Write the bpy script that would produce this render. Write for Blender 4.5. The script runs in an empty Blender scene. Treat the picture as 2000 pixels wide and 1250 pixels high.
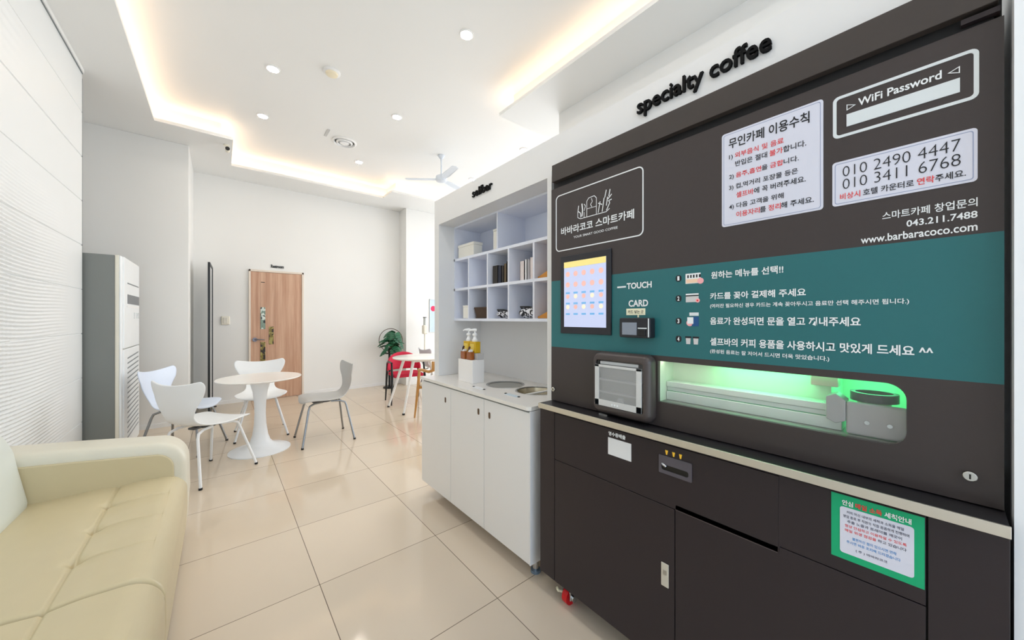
import bpy, bmesh, math, random
from mathutils import Vector, Matrix
random.seed(7)
sc = bpy.context.scene
COL = sc.collection
PI = math.pi

# ------------------------------------------------------------------ materials
def lin(c):
    return tuple(((v/255.0)/12.92 if v/255.0 <= 0.04045 else (((v/255.0)+0.055)/1.055)**2.4) for v in c)

MATS = {}
def mat(name, rgb, rough=0.5, metal=0.0, spec=0.5, emit=None, estr=0.0, trans=0.0, var=0.03, scale=6.0, coat=0.0, ior=1.45, alpha=1.0):
    if name in MATS: return MATS[name]
    m = bpy.data.materials.new(name); m.use_nodes = True
    nt = m.node_tree; b = nt.nodes['Principled BSDF']
    c = lin(rgb)
    b.inputs['Roughness'].default_value = rough
    b.inputs['Metallic'].default_value = metal
    b.inputs['Specular IOR Level'].default_value = spec
    b.inputs['IOR'].default_value = ior
    b.inputs['Transmission Weight'].default_value = trans
    b.inputs['Coat Weight'].default_value = coat
    b.inputs['Alpha'].default_value = alpha
    tc = nt.nodes.new('ShaderNodeTexCoord')
    n = nt.nodes.new('ShaderNodeTexNoise'); n.inputs['Scale'].default_value = scale
    n.inputs['Detail'].default_value = 3
    nt.links.new(tc.outputs['Object'], n.inputs['Vector'])
    mx = nt.nodes.new('ShaderNodeMix'); mx.data_type = 'RGBA'
    mx.inputs['A'].default_value = tuple(v*(1-var) for v in c)+(1,)
    mx.inputs['B'].default_value = tuple(min(1, v*(1+var)) for v in c)+(1,)
    nt.links.new(n.outputs['Fac'], mx.inputs['Factor'])
    nt.links.new(mx.outputs['Result'], b.inputs['Base Color'])
    if emit:
        b.inputs['Emission Color'].default_value = lin(emit)+(1,)
        b.inputs['Emission Strength'].default_value = estr
    MATS[name] = m
    return m

def nodes_of(m): return m.node_tree.nodes, m.node_tree.links, m.node_tree.nodes['Principled BSDF']

WALL = mat('wall_paint', (232, 232, 230), 0.6, var=0.012, scale=2)
CEIL = mat('ceiling_paint', (232, 233, 232), 0.45, var=0.01, scale=2)
PANELW = mat('wave_panel', (226, 229, 230), 0.42, var=0.01)
TRIMW = mat('trim_white', (235, 236, 236), 0.4, var=0.01)
SHADOWGAP = mat('gap_shade', (120, 128, 130), 0.6)  # grey standing in for the shade in gaps and along edges
WHITE_LAM = mat('white_laminate', (228, 228, 228), 0.3, var=0.01)
SHELF_BLUELIT = mat('shelf_white_bluelit', (226, 230, 242), 0.4, var=0.01)  # white shelf; blue window light is put into the colour
STONE = mat('worktop_stone', (232, 229, 224), 0.15, var=0.015, scale=60)
DARK_SLOT = mat('dark_slot', (45, 38, 34), 0.5)
BRASS = mat('brown_pull', (96, 74, 52), 0.4, metal=0.4)
STEEL = mat('brushed_steel', (190, 190, 188), 0.28, metal=1.0, var=0.06, scale=40)
STEEL_W = mat('satin_steel_trim', (214, 208, 196), 0.35, metal=0.75, var=0.04, scale=40)
CHROME = mat('chrome', (205, 208, 212), 0.12, metal=1.0)
LEGSTEEL = mat('leg_steel', (150, 153, 156), 0.25, metal=1.0)
LEGWHITE = mat('leg_white', (232, 234, 235), 0.3)
BLACKRUB = mat('black_rubber', (25, 25, 26), 0.6)
LETTERK = mat('letter_black', (14, 14, 15), 0.65, spec=.15)
BLACK = mat('black_paint', (16, 16, 17), 0.35)
SHELLW = mat('shell_white', (236, 238, 239), 0.35, var=0.01)
SHELL_BLUELIT = mat('shell_white_bluelit', (214, 224, 240), 0.3, var=0.01)  # white shell with bluish window light mixed into its colour
SHELL_SHADED = mat('shell_white_shaded', (184, 184, 182), 0.4, var=0.01)  # white shell greyed to paint in the shade on its turned-away side
TABLEW = mat('table_white', (238, 235, 230), 0.22, var=0.01)
MBROWN = mat('machine_panel', (62, 55, 54), 0.3, spec=0.45, var=0.05, scale=80)
MBODY = mat('machine_body', (45, 38, 41), 0.4, spec=0.4, var=0.06, scale=120)
MHEAD = mat('machine_header', (66, 60, 57), 0.4, spec=0.4, var=0.05, scale=80)
MDARK = mat('machine_gap', (14, 13, 14), 0.6)
TEAL = mat('teal_print', (40, 106, 110), 0.33, spec=0.45, var=0.03, scale=80)
PRINTW = mat('print_white', (236, 240, 242), 0.4)
PRINTG = mat('print_pale', (218, 225, 228), 0.4)
PRINTK = mat('print_black', (28, 28, 34), 0.5)
PRINTR = mat('print_red', (226, 62, 62), 0.5)
PRINTB = mat('print_blue', (60, 140, 205), 0.5)
PAPER = mat('notice_paper', (216, 218, 232), 0.35, var=0.01)
PAPERE = mat('notice_border', (150, 160, 190), 0.4)
YEL = mat('print_yellow', (250, 200, 60), 0.4)
GREEN = mat('sign_green', (4, 168, 114), 0.35)
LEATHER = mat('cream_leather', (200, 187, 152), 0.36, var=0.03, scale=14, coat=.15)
LEATHER_LIT = mat('leather_window_lit', (214, 210, 194), 0.36, var=0.02, scale=14)  # same cream leather, paler because window light is put into the colour
RED = mat('red_fabric', (200, 22, 62), 0.6, var=0.06, scale=30)
OAK = mat('oak_wood', (196, 146, 84), 0.45, var=0.12, scale=18)
BASKET = mat('dark_wicker', (74, 56, 42), 0.7, var=0.25, scale=60)
BOOKDK = mat('book_dark', (44, 40, 36), 0.6, var=0.15)
BOOKNAVY = mat('book_navy', (30, 34, 52), 0.5)
BOOKTAN = mat('book_tan', (104, 88, 66), 0.6)
BOOKPK = mat('book_blush', (222, 212, 210), 0.5)
BOOKW = mat('book_white', (236, 236, 238), 0.5)
WOODTRAY = mat('honey_wood', (196, 132, 48), 0.4, var=0.12, scale=20)
IVORY = mat('ivory_plastic', (232, 228, 214), 0.4)
SYRUP = mat('yellow_syrup', (236, 190, 24), 0.12, trans=0.25)
BROWNS = mat('brown_syrup', (164, 92, 34), 0.15, trans=0.15)
PUMP = mat('pump_white', (240, 241, 242), 0.3)
ACRYL = mat('frosted_acrylic', (226, 224, 222), 0.4, trans=0.35)
LEAFG = mat('monstera_green', (34, 92, 62), 0.35, var=0.35, scale=14)
STEMG = mat('stem_green', (70, 110, 60), 0.5)
HOOP = mat('hoop_bronze', (86, 66, 52), 0.4, metal=0.5)
ACGREY = mat('ac_side_grey', (122, 126, 124), 0.5)
ACIVORY = mat('ac_ivory_edge', (222, 219, 206), 0.45)
ACWHITE = mat('ac_white', (230, 234, 236), 0.35)
ACDARK = mat('ac_display', (96, 100, 106), 0.3)
POSTER = mat('poster_pale', (196, 214, 226), 0.4, var=0.1, scale=5)
POSTRED = mat('poster_red', (226, 40, 90), 0.4)
FANW = mat('fan_pale', (214, 222, 232), 0.4)
def pane_mat(name, gloss, haze, tint):
    m = bpy.data.materials.new(name); m.use_nodes = True; nt = m.node_tree
    for n in list(nt.nodes): nt.nodes.remove(n)
    o = nt.nodes.new('ShaderNodeOutputMaterial'); t = nt.nodes.new('ShaderNodeBsdfTransparent'); g = nt.nodes.new('ShaderNodeBsdfGlossy')
    d = nt.nodes.new('ShaderNodeBsdfDiffuse'); a = nt.nodes.new('ShaderNodeMixShader'); b = nt.nodes.new('ShaderNodeMixShader')
    tc = nt.nodes.new('ShaderNodeTexCoord'); nz = nt.nodes.new('ShaderNodeTexNoise'); nz.inputs['Scale'].default_value = 3
    mr = nt.nodes.new('ShaderNodeMapRange'); mr.inputs['To Min'].default_value = haze*.85; mr.inputs['To Max'].default_value = haze*1.15
    nt.links.new(tc.outputs['Object'], nz.inputs['Vector']); nt.links.new(nz.outputs['Fac'], mr.inputs['Value']); nt.links.new(mr.outputs['Result'], a.inputs[0])
    g.inputs['Roughness'].default_value = .05; d.inputs['Color'].default_value = lin(tint)+(1,)
    nt.links.new(t.outputs[0], a.inputs[1]); nt.links.new(d.outputs[0], a.inputs[2])
    b.inputs[0].default_value = gloss; nt.links.new(a.outputs[0], b.inputs[1]); nt.links.new(g.outputs[0], b.inputs[2])
    nt.links.new(b.outputs[0], o.inputs['Surface']); return m
MIRROR = mat('mirror_glass', (225, 232, 236), 0.03, metal=1.0)
LOCKM = mat('lock_steel', (200, 200, 196), 0.25, metal=1.0)
CASTR = mat('caster_red', (206, 14, 26), 0.35)
PINK = mat('print_pink', (248, 176, 180), 0.5)
PEACH = mat('print_peach', (246, 210, 180), 0.5)
NAVYP = mat('print_navy', (24, 78, 134), 0.5)
READER = mat('reader_black', (34, 34, 40), 0.3)
READERSIDE = mat('reader_navy', (24, 34, 62), 0.35)
READSCR = mat('reader_screen', (136, 144, 158), 0.25)
STICKER = mat('cream_sticker', (244, 240, 208), 0.4)
DOORFR = mat('hatch_frame', (74, 66, 64), 0.3, spec=0.5)
DOORSIDE = MBROWN
CAVITY = mat('cavity_pale', (202, 214, 196), 0.45)
CAVGREY = mat('gripper_grey', (160, 160, 160), 0.4)
RAILM = mat('rail_aluminium', (206, 214, 210), 0.4, metal=0.2)
CLEAR = mat('clear_flap', (236, 240, 242), 0.05, trans=1.0, ior=1.1)
FROST = mat('frosted_rim', (206, 208, 208), 0.4)
SCREEN = mat('screen_glow', (196, 204, 235), 0.3, emit=(196, 206, 240), estr=0.28)
SCRY = mat('screen_yellow', (240, 222, 140), 0.3, emit=(240, 222, 140), estr=0.25)
SCRP = mat('screen_peach', (240, 190, 180), 0.3, emit=(240, 188, 176), estr=0.25)
SCRB = mat('screen_blue', (120, 180, 225), 0.3, emit=(120, 180, 228), estr=0.25)
SCRC = mat('screen_cream', (246, 232, 206), 0.3, emit=(246, 232, 206), estr=0.3)
DLIGHT = mat('downlight_glow', (255, 250, 242), 0.5, emit=(255, 248, 238), estr=150.0)
DOFF = mat('detector_cream', (236, 226, 200), 0.5)
CHUTE = mat('chute_steel', (176, 175, 168), 0.35, metal=0.8, var=0.08, scale=8)
CHUTEIN = mat('chute_inner', (200, 190, 166), 0.25, metal=0.9)
INSG = None

# floor tiles
def floor_mat():
    m = mat('floor_tile', (212, 197, 177), 0.08, spec=0.5, var=0.03, scale=3)
    N, L, b = nodes_of(m)
    base = b.inputs['Base Color'].links[0].from_socket
    tc = N.new('ShaderNodeTexCoord'); sp = N.new('ShaderNodeSeparateXYZ')
    L.new(tc.outputs['Object'], sp.inputs[0])
    def edge(sock, off, per):
        a = N.new('ShaderNodeMath'); a.operation = 'SUBTRACT'; L.new(sock, a.inputs[0]); a.inputs[1].default_value = off - 40*per
        w = N.new('ShaderNodeMath'); w.operation = 'MODULO'; L.new(a.outputs[0], w.inputs[0]); w.inputs[1].default_value = per
        s = N.new('ShaderNodeMath'); s.operation = 'SUBTRACT'; s.inputs[0].default_value = per; L.new(w.outputs[0], s.inputs[1])
        mn = N.new('ShaderNodeMath'); mn.operation = 'MINIMUM'; L.new(w.outputs[0], mn.inputs[0]); L.new(s.outputs[0], mn.inputs[1])
        fl = N.new('ShaderNodeMath'); fl.operation = 'DIVIDE'; L.new(a.outputs[0], fl.inputs[0]); fl.inputs[1].default_value = per
        f2 = N.new('ShaderNodeMath'); f2.operation = 'FLOOR'; L.new(fl.outputs[0], f2.inputs[0])
        return mn.outputs[0], f2.outputs[0]
    ex, ix = edge(sp.outputs['X'], 0.376, 0.62)
    ey, iy = edge(sp.outputs['Y'], 1.319, 0.6175)
    mn = N.new('ShaderNodeMath'); mn.operation = 'MINIMUM'; L.new(ex, mn.inputs[0]); L.new(ey, mn.inputs[1])
    lt = N.new('ShaderNodeMath'); lt.operation = 'LESS_THAN'; L.new(mn.outputs[0], lt.inputs[0]); lt.inputs[1].default_value = 0.0017
    cb = N.new('ShaderNodeCombineXYZ'); L.new(ix, cb.inputs[0]); L.new(iy, cb.inputs[1])
    wn = N.new('ShaderNodeTexWhiteNoise'); wn.noise_dimensions = '2D'; L.new(cb.outputs[0], wn.inputs['Vector'])
    mr = N.new('ShaderNodeMapRange'); L.new(wn.outputs['Value'], mr.inputs['Value']); mr.inputs['To Min'].default_value = 0.95; mr.inputs['To Max'].default_value = 1.04
    mu = N.new('ShaderNodeMix'); mu.data_type = 'RGBA'; mu.blend_type = 'MULTIPLY'; mu.inputs['Factor'].default_value = 1
    L.new(base, mu.inputs['A']); L.new(mr.outputs['Result'], mu.inputs['B'])
    gx = N.new('ShaderNodeMix'); gx.data_type = 'RGBA'
    L.new(lt.outputs[0], gx.inputs['Factor']); L.new(mu.outputs['Result'], gx.inputs['A'])
    gx.inputs['B'].default_value = lin((112, 98, 84))+(1,)
    L.new(gx.outputs['Result'], b.inputs['Base Color'])
    return m
FLOOR = floor_mat()

def wood_door_mat():
    m = mat('door_veneer', (190, 150, 124), 0.45)
    N, L, b = nodes_of(m)
    tc = N.new('ShaderNodeTexCoord'); mp = N.new('ShaderNodeMapping')
    mp.inputs['Scale'].default_value = (16, 16, 0.8)
    n = N.new('ShaderNodeTexNoise'); n.inputs['Scale'].default_value = 1.0; n.inputs['Detail'].default_value = 4; n.inputs['Roughness'].default_value = 0.65
    L.new(tc.outputs['Object'], mp.inputs[0]); L.new(mp.outputs[0], n.inputs['Vector'])
    r = N.new('ShaderNodeValToRGB')
    r.color_ramp.elements[0].position = 0.3; r.color_ramp.elements[0].color = lin((178, 134, 108))+(1,)
    r.color_ramp.elements[1].position = 0.7; r.color_ramp.elements[1].color = lin((212, 176, 150))+(1,)
    L.new(n.outputs['Fac'], r.inputs[0]); L.new(r.outputs[0], b.inputs['Base Color'])
    return m
DOORW = wood_door_mat()

def blotch_mat(name, c0, c1, c2, scale):
    m = mat(name, c1, 0.2)
    N, L, b = nodes_of(m)
    tc = N.new('ShaderNodeTexCoord'); v = N.new('ShaderNodeTexVoronoi'); v.inputs['Scale'].default_value = scale
    L.new(tc.outputs['Object'], v.inputs['Vector'])
    r = N.new('ShaderNodeValToRGB'); r.color_ramp.interpolation = 'CONSTANT'
    e = r.color_ramp.elements; e[0].position = 0; e[0].color = lin(c0)+(1,); e[1].position = 0.4; e[1].color = lin(c1)+(1,)
    x = e.new(0.72); x.color = lin(c2)+(1,)
    sp = N.new('ShaderNodeSeparateColor'); L.new(v.outputs['Color'], sp.inputs[0])
    L.new(sp.outputs[0], r.inputs[0]); L.new(r.outputs[0], b.inputs['Base Color'])
    return m
INSG = blotch_mat('insert_green_glass', (40, 44, 40), (120, 140, 124), (206, 216, 206), 26)
INSY = blotch_mat('insert_olive_glass', (48, 36, 18), (120, 104, 40), (160, 150, 84), 26)

def zebra_mat():
    m = mat('zebra_cloth', (230, 230, 232), 0.7)
    N, L, b = nodes_of(m)
    tc = N.new('ShaderNodeTexCoord'); w = N.new('ShaderNodeTexWave'); w.inputs['Scale'].default_value = 16
    w.inputs['Distortion'].default_value = 9; w.inputs['Detail'].default_value = 2; w.inputs['Detail Scale'].default_value = 2.5
    L.new(tc.outputs['Object'], w.inputs['Vector'])
    r = N.new('ShaderNodeValToRGB'); r.color_ramp.interpolation = 'CONSTANT'
    e = r.color_ramp.elements; e[0].color = lin((24, 24, 30))+(1,); e[1].position = 0.5; e[1].color = lin((222, 222, 228))+(1,)
    L.new(w.outputs['Fac'], r.inputs[0]); L.new(r.outputs[0], b.inputs['Base Color'])
    return m
ZEBRA = zebra_mat()

# ------------------------------------------------------------------ mesh helper
class MB:
    def __init__(s): s.v = []; s.f = []
    def add(s, vs, fs):
        o = len(s.v); s.v += [tuple(p) for p in vs]; s.f += [tuple(i+o for i in f) for f in fs]; return s
    def box(s, x0, x1, y0, y1, z0, z1):
        return s.add([(x0,y0,z0),(x1,y0,z0),(x1,y1,z0),(x0,y1,z0),(x0,y0,z1),(x1,y0,z1),(x1,y1,z1),(x0,y1,z1)],
              [(0,3,2,1),(4,5,6,7),(0,1,5,4),(1,2,6,5),(2,3,7,6),(3,0,4,7)])
    def prism(s, pts, axis, a, b):
        """extrude a 2D polygon along axis; pts are the two other coordinates in xyz order"""
        def P(p, t):
            return {'x': (t, p[0], p[1]), 'y': (p[0], t, p[1]), 'z': (p[0], p[1], t)}[axis]
        n = len(pts)
        vs = [P(p, a) for p in pts] + [P(p, b) for p in pts]
        fs = [tuple(range(n))[::-1], tuple(range(n, 2*n))] + [(i, (i+1) % n, n+(i+1) % n, n+i) for i in range(n)]
        return s.add(vs, fs)
    def cyl(s, c, r, h, axis='z', n=24, r2=None):
        """from c along axis by h"""
        r2 = r if r2 is None else r2
        vs = []
        for (rr, t) in ((r, 0), (r2, h)):
            for i in range(n):
                a = 2*PI*i/n; p, q = rr*math.cos(a), rr*math.sin(a)
                vs.append({'z': (c[0]+p, c[1]+q, c[2]+t), 'x': (c[0]+t, c[1]+p, c[2]+q), 'y': (c[0]+p, c[1]+t, c[2]+q)}[axis])
        return s.add(vs, [tuple(range(n))[::-1], tuple(range(n, 2*n))]+[(i, (i+1) % n, n+(i+1) % n, n+i) for i in range(n)])
    def lathe(s, prof, c=(0, 0, 0), n=40, caps=True):
        vs = []; m = len(prof)
        for (r, z) in prof:
            for i in range(n):
                a = 2*PI*i/n; vs.append((c[0]+r*math.cos(a), c[1]+r*math.sin(a), c[2]+z))
        fs = [(j*n+i, j*n+(i+1) % n, (j+1)*n+(i+1) % n, (j+1)*n+i) for j in range(m-1) for i in range(n)]
        if caps: fs += [tuple(range(n))[::-1], tuple(range((m-1)*n, m*n))]
        return s.add(vs, fs)
    def tube(s, pts, r, n=12, closed=False):
        pts = [Vector(p) for p in pts]; m = len(pts)
        rs = r if isinstance(r, (list, tuple)) else [r]*m
        up = Vector((0.13, 0.27, 0.95)).normalized(); vs = []
        prev = None
        for i, p in enumerate(pts):
            if closed: t = (pts[(i+1) % m]-pts[i-1]).normalized()
            else: t = (pts[min(i+1, m-1)]-pts[max(i-1, 0)]).normalized()
            if prev is None:
                a = t.cross(up)
                if a.length < 1e-3: a = t.cross(Vector((1, 0, 0)))
                a.normalize()
            else:
                a = (prev - t*prev.dot(t)); a.normalize()
            prev = a; b = t.cross(a)
            for k in range(n):
                g = 2*PI*k/n; vs.append(p + (a*math.cos(g)+b*math.sin(g))*rs[i])
        fs = []
        for i in range(m if closed else m-1):
            j = (i+1) % m
            fs += [(i*n+k, i*n+(k+1) % n, j*n+(k+1) % n, j*n+k) for k in range(n)]
        if not closed: fs += [tuple(range(n))[::-1], tuple(range((m-1)*n, m*n))]
        return s.add(vs, fs)
    def grid(s, fn, nu, nv):
        vs = [fn(i/(nu-1), j/(nv-1)) for i in range(nu) for j in range(nv)]
        return s.add(vs, [(i*nv+j, (i+1)*nv+j, (i+1)*nv+j+1, i*nv+j+1) for i in range(nu-1) for j in range(nv-1)])
    def sphere(s, c, rx, ry, rz, n=20, m=12):
        vs = []
        for j in range(m+1):
            t = PI*j/m
            for i in range(n):
                a = 2*PI*i/n; vs.append((c[0]+rx*math.sin(t)*math.cos(a), c[1]+ry*math.sin(t)*math.sin(a), c[2]-rz*math.cos(t)))
        return s.add(vs, [(j*n+i, j*n+(i+1) % n, (j+1)*n+(i+1) % n, (j+1)*n+i) for j in range(m) for i in range(n)])
    def xf(s, M, start=0):
        s.v = s.v[:start]+[tuple(M @ Vector(p)) for p in s.v[start:]]; return s
    def build(s, name, m, parent=None, bevel=0, seg=2, smooth=False, sub=0, solid=0, weld=False, angle=40):
        me = bpy.data.meshes.new(name); me.from_pydata(s.v, [], s.f); me.materials.append(m)
        bm = bmesh.new(); bm.from_mesh(me)
        if weld: bmesh.ops.remove_doubles(bm, verts=bm.verts, dist=1e-5)
        bmesh.ops.recalc_face_normals(bm, faces=bm.faces); bm.to_mesh(me); bm.free()
        o = bpy.data.objects.new(name, me); COL.objects.link(o)
        if parent is not None: o.parent = parent
        if smooth:
            for p in me.polygons: p.use_smooth = True
            if angle < 180:
                bm = bmesh.new(); bm.from_mesh(me)
                for e in bm.edges:
                    if len(e.link_faces) == 2 and e.calc_face_angle(0) > math.radians(angle): e.smooth = False
                bm.to_mesh(me); bm.free()
        if solid:
            d = o.modifiers.new('Solidify', 'SOLIDIFY'); d.thickness = solid; d.offset = 0
        if bevel:
            d = o.modifiers.new('Bevel', 'BEVEL'); d.width = bevel; d.segments = seg; d.limit_method = 'ANGLE'; d.angle_limit = math.radians(50)
            d.harden_normals = False
            for p in me.polygons: p.use_smooth = True
            w = o.modifiers.new('WN', 'WEIGHTED_NORMAL'); w.keep_sharp = False
        if sub:
            d = o.modifiers.new('Subsurf', 'SUBSURF'); d.levels = sub; d.render_levels = sub
        return o

def rnd_rect(y0, y1, z0, z1, r, n=6):
    pts = []
    for (cy, cz, a0) in ((y1-r, z1-r, 0), (y0+r, z1-r, 90), (y0+r, z0+r, 180), (y1-r, z0+r, 270)):
        for k in range(n+1):
            a = math.radians(a0+90*k/n); pts.append((cy+r*math.cos(a), cz+r*math.sin(a)))
    return pts

def tag(o, label=None, cat=None, group=None, kind=None):
    if label: o['label'] = label
    if cat: o['category'] = cat
    if group: o['group'] = group
    if kind: o['kind'] = kind
    return o
def thing(name, label, cat, loc=(0, 0, 0), rz=0, group=None):
    o = bpy.data.objects.new(name, None); o.empty_display_size = 0.1; COL.objects.link(o)
    o.location = loc; o.rotation_euler = (0, 0, rz)
    return tag(o, label, cat, group)
def struct(o): o['kind'] = 'structure'; return o
def kids(o): return [c for c in bpy.data.objects if c.parent == o]
def dup(root, loc, rz, label):
    r = root.copy(); COL.objects.link(r); r.location = loc; r.rotation_euler = (0, 0, rz); r['label'] = label
    for ch in kids(root):
        c = ch.copy(); COL.objects.link(c); c.parent = r
        for g in kids(ch):
            d = g.copy(); COL.objects.link(d); d.parent = c
    return r
def setmats(root, names, m):
    for ch in kids(root):
        if ch.name.split('.')[0] in names:
            ch.data = ch.data.copy(); ch.data.materials[0] = m

# ------------------------------------------------------------------ lettering
def glyphs(s, bold=0.0, space=1.0):
    cu = bpy.data.curves.new('lettering', 'FONT'); cu.body = s; cu.size = 1; cu.offset = bold; cu.fill_mode = 'FRONT'
    cu.space_character = space; cu.resolution_u = 3
    ob = bpy.data.objects.new('lettering', cu)
    me = bpy.data.meshes.new_from_object(ob)
    v = [(p.co.x, p.co.y) for p in me.vertices]; f = [tuple(p.vertices) for p in me.polygons]
    bpy.data.objects.remove(ob); bpy.data.curves.remove(cu); bpy.data.meshes.remove(me)
    return v, f
def bb(v):
    return min(p[0] for p in v), max(p[0] for p in v), min(p[1] for p in v), max(p[1] for p in v)

def line_on_x(dest, segs, yL, yR, zb, zt, X, thick=0.0, bold=0.012):
    """segs: list of (text, key). Fills from yL (image left) to yR, between zb and zt, on the plane x = X facing -x."""
    cur = 0; parts = []
    for (s, k) in segs:
        lead = len(s)-len(s.lstrip()); trail = len(s)-len(s.rstrip())
        cur += 0.28*lead
        v, f = glyphs(s.strip(), bold); x0, x1, y0, y1 = bb(v)
        parts.append(([(p[0]-x0+cur, p[1]) for p in v], f, k)); cur += (x1-x0)+0.05+0.28*trail
    allv = [p for q in parts for p in q[0]]
    x0, x1, y0, y1 = bb(allv)
    sx = (yL-yR)/(x1-x0); sz = (zt-zb)/(y1-y0)
    for (v, f, k) in parts:
        mb = dest[k]
        P = [(X, yL-(p[0]-x0)*sx, zb+(p[1]-y0)*sz) for p in v]
        if thick:
            n = len(P)
            ec = {}
            for fc in f:
                for i in range(len(fc)):
                    a, b = fc[i], fc[(i+1) % len(fc)]
                    ec[(a, b)] = 1
            side = [(a, b, b+n, a+n) for (a, b) in ec if (b, a) not in ec]
            mb.add(P+[(p[0]+thick, p[1], p[2]) for p in P], list(f)+[tuple(i+n for i in fc[::-1]) for fc in f]+side)
        else:
            mb.add(P, f)

# ------------------------------------------------------------------ room shell
def S(mb, name, m, **k): return struct(mb.build(name, m, **k))
ZS, ZC = 3.44, 3.65
YB, XR = -2.6, 5.2
S(MB().box(-1.8, XR+.1, YB-.1, 7.1, -0.1, 0), 'floor', FLOOR)
S(MB().box(-1.8, XR+.1, YB-.1, 7.1, ZC, ZC+0.1), 'ceiling', CEIL)
# dropped perimeter soffit, outline seen from below, with recessed upstand for the cove
so = [(-1.8, YB), (-.55, YB), (-.55, 5.42), (.12, 5.42), (.12, 6.34), (2.24, 6.34), (2.24, 5.92), (XR, 5.92), (XR, 7.1), (-1.8, 7.1)]
si = [(-1.8, YB), (-.66, YB), (-.66, 5.53), (.01, 5.53), (.01, 6.45), (2.35, 6.45), (2.35, 6.03), (XR, 6.03), (XR, 7.1), (-1.8, 7.1)]
S(MB().prism(so, 'z', ZS, ZS+.035).prism(si, 'z', ZS+.035, ZC), 'ceiling_soffit', CEIL)
S(MB().box(2.28, XR, YB, 2.99, ZS, ZS+.035).box(2.39, XR, YB, 2.88, ZS+.035, ZC), 'ceiling_soffit_right', CEIL)

# left wall: wave-ridged panelling, joints every 0.38 m
JZ = [3.07-0.38*k for k in range(9)]
def wavewall():
    mb = MB(); x = -.916
    ys = [2.2+0.05*i for i in range(51)]
    zs = [i*0.0042 for i in range(int(ZS/0.0042)+1)]; zs.append(ZS)
    def dx(y, z):
        e = 0.0
        fade = max(0.0, min(1.0, (4.35-y)/1.1)); band = max(0, min(1, (2.25-z)/0.55))*max(0, min(1, (z-0.2)/0.3))
        ph = (z + 0.018*math.sin(1.7*y+0.6*z) + 0.010*math.sin(4.1*y))/0.0235
        e += 0.0055*fade*band*math.sin(2*PI*ph)
        fade2 = max(0, min(1, (3.7-y)/0.6))*max(0, min(1, 1-abs(z-2.95)/0.3))
        e += 0.002*fade2*math.sin(2*PI*z/0.06)
        for j in JZ:
            if abs(z-j) < 0.0025: e -= 0.006
        return e
    vs = [(x+dx(y, z), y, z) for y in ys for z in zs]; nz = len(zs)
    mb.add(vs, [(i*nz+j, i*nz+j+1, (i+1)*nz+j+1, (i+1)*nz+j) for i in range(len(ys)-1) for j in range(nz-1)])
    return mb
mb = wavewall()
mb.box(-1.02, -.93, 2.2, 4.7, 0, ZS).box(-1.02, -.916, YB, 2.2, 0, ZS).box(-.93, -.9195, 4.693, 4.7, 0, ZS)
S(mb, 'wall_left', PANELW, smooth=True, angle=30)
S(MB().box(-.916, -.905, YB, 4.705, 3.405, ZS), 'trim_1', TRIMW)
S(MB().box(-.9165, -.911, YB, 4.7, 3.397, 3.405), 'soffit_shadow_strip', SHADOWGAP)  # grey strip painting the shadow gap below the crown trim
S(MB().box(-1.9, -1.8, YB, 7.1, 0, ZC), 'wall_left_recess', WALL)
S(MB().box(-1.8, -.3, 5.94, 7.05, 0, ZS), 'wall_left_return', WALL, bevel=.004)
S(MB().box(-.3, XR, 6.95, 7.1, 0, ZC), 'wall_back', WALL)
S(MB().box(2.783, XR, 6.62, 6.95, 0, ZS), 'wall_back_pillar', WALL, bevel=.004)
S(MB().box(2.74, 2.9, YB, 2.56, 0, ZC).box(2.9, XR, 2.46, 2.56, 0, ZC), 'wall_right', WALL)
# window walls (behind the camera and beyond the partition on the right)
S(MB().box(-1.0, 2.9, YB-.1, YB, 0, .12).box(-1.0, 2.9, YB-.1, YB, 3.15, ZC).box(-1.0, -.86, YB-.1, YB, .12, 3.15).box(2.6, 2.9, YB-.1, YB, .12, 3.15), 'wall_front', WALL)
S(MB().box(XR, XR+.1, 2.5, 7.1, 0, .1).box(XR, XR+.1, 2.5, 7.1, 3.2, ZC).box(XR, XR+.1, 2.5, 2.75, .1, 3.2).box(XR, XR+.1, 6.5, 7.1, .1, 3.2), 'wall_right_alcove', WALL)
def window(name, horiz, a0, a1, z0, z1, p):
    fr = MB()
    n = 3
    for i in range(n+1):
        c = a0+(a1-a0)*i/n
        (fr.box(c-.025, c+.025, p-.06, p-.01, z0, z1) if horiz else fr.box(p+.01, p+.06, c-.025, c+.025, z0, z1))
    for z in (z0+.02, z1-.02):
        (fr.box(a0, a1, p-.06, p-.01, z-.025, z+.025) if horiz else fr.box(p+.01, p+.06, a0, a1, z-.025, z+.025))
    return S(fr, name, TRIMW)
window('window_1', True, -.86, 2.6, .12, 3.15, YB)
window('window_2', False, 2.75, 6.5, .1, 3.2, XR)
# thin grey strip painted as the shadow line where the panel wall meets the AC recess
S(MB().box(-.922, -.914, 4.7005, 4.704, 0, 3.36), 'edge_shadow_strip', SHADOWGAP)
# low pale skirting on the visible back walls
S(MB().box(-.3, .33, 6.938, 6.95, 0, .05).box(1.11, 2.783, 6.938, 6.95, 0, .05), 'baseboard_back', TRIMW)
S(MB().box(-1.8, -.3, 5.928, 5.94, 0, .05), 'baseboard_left', TRIMW)

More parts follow.
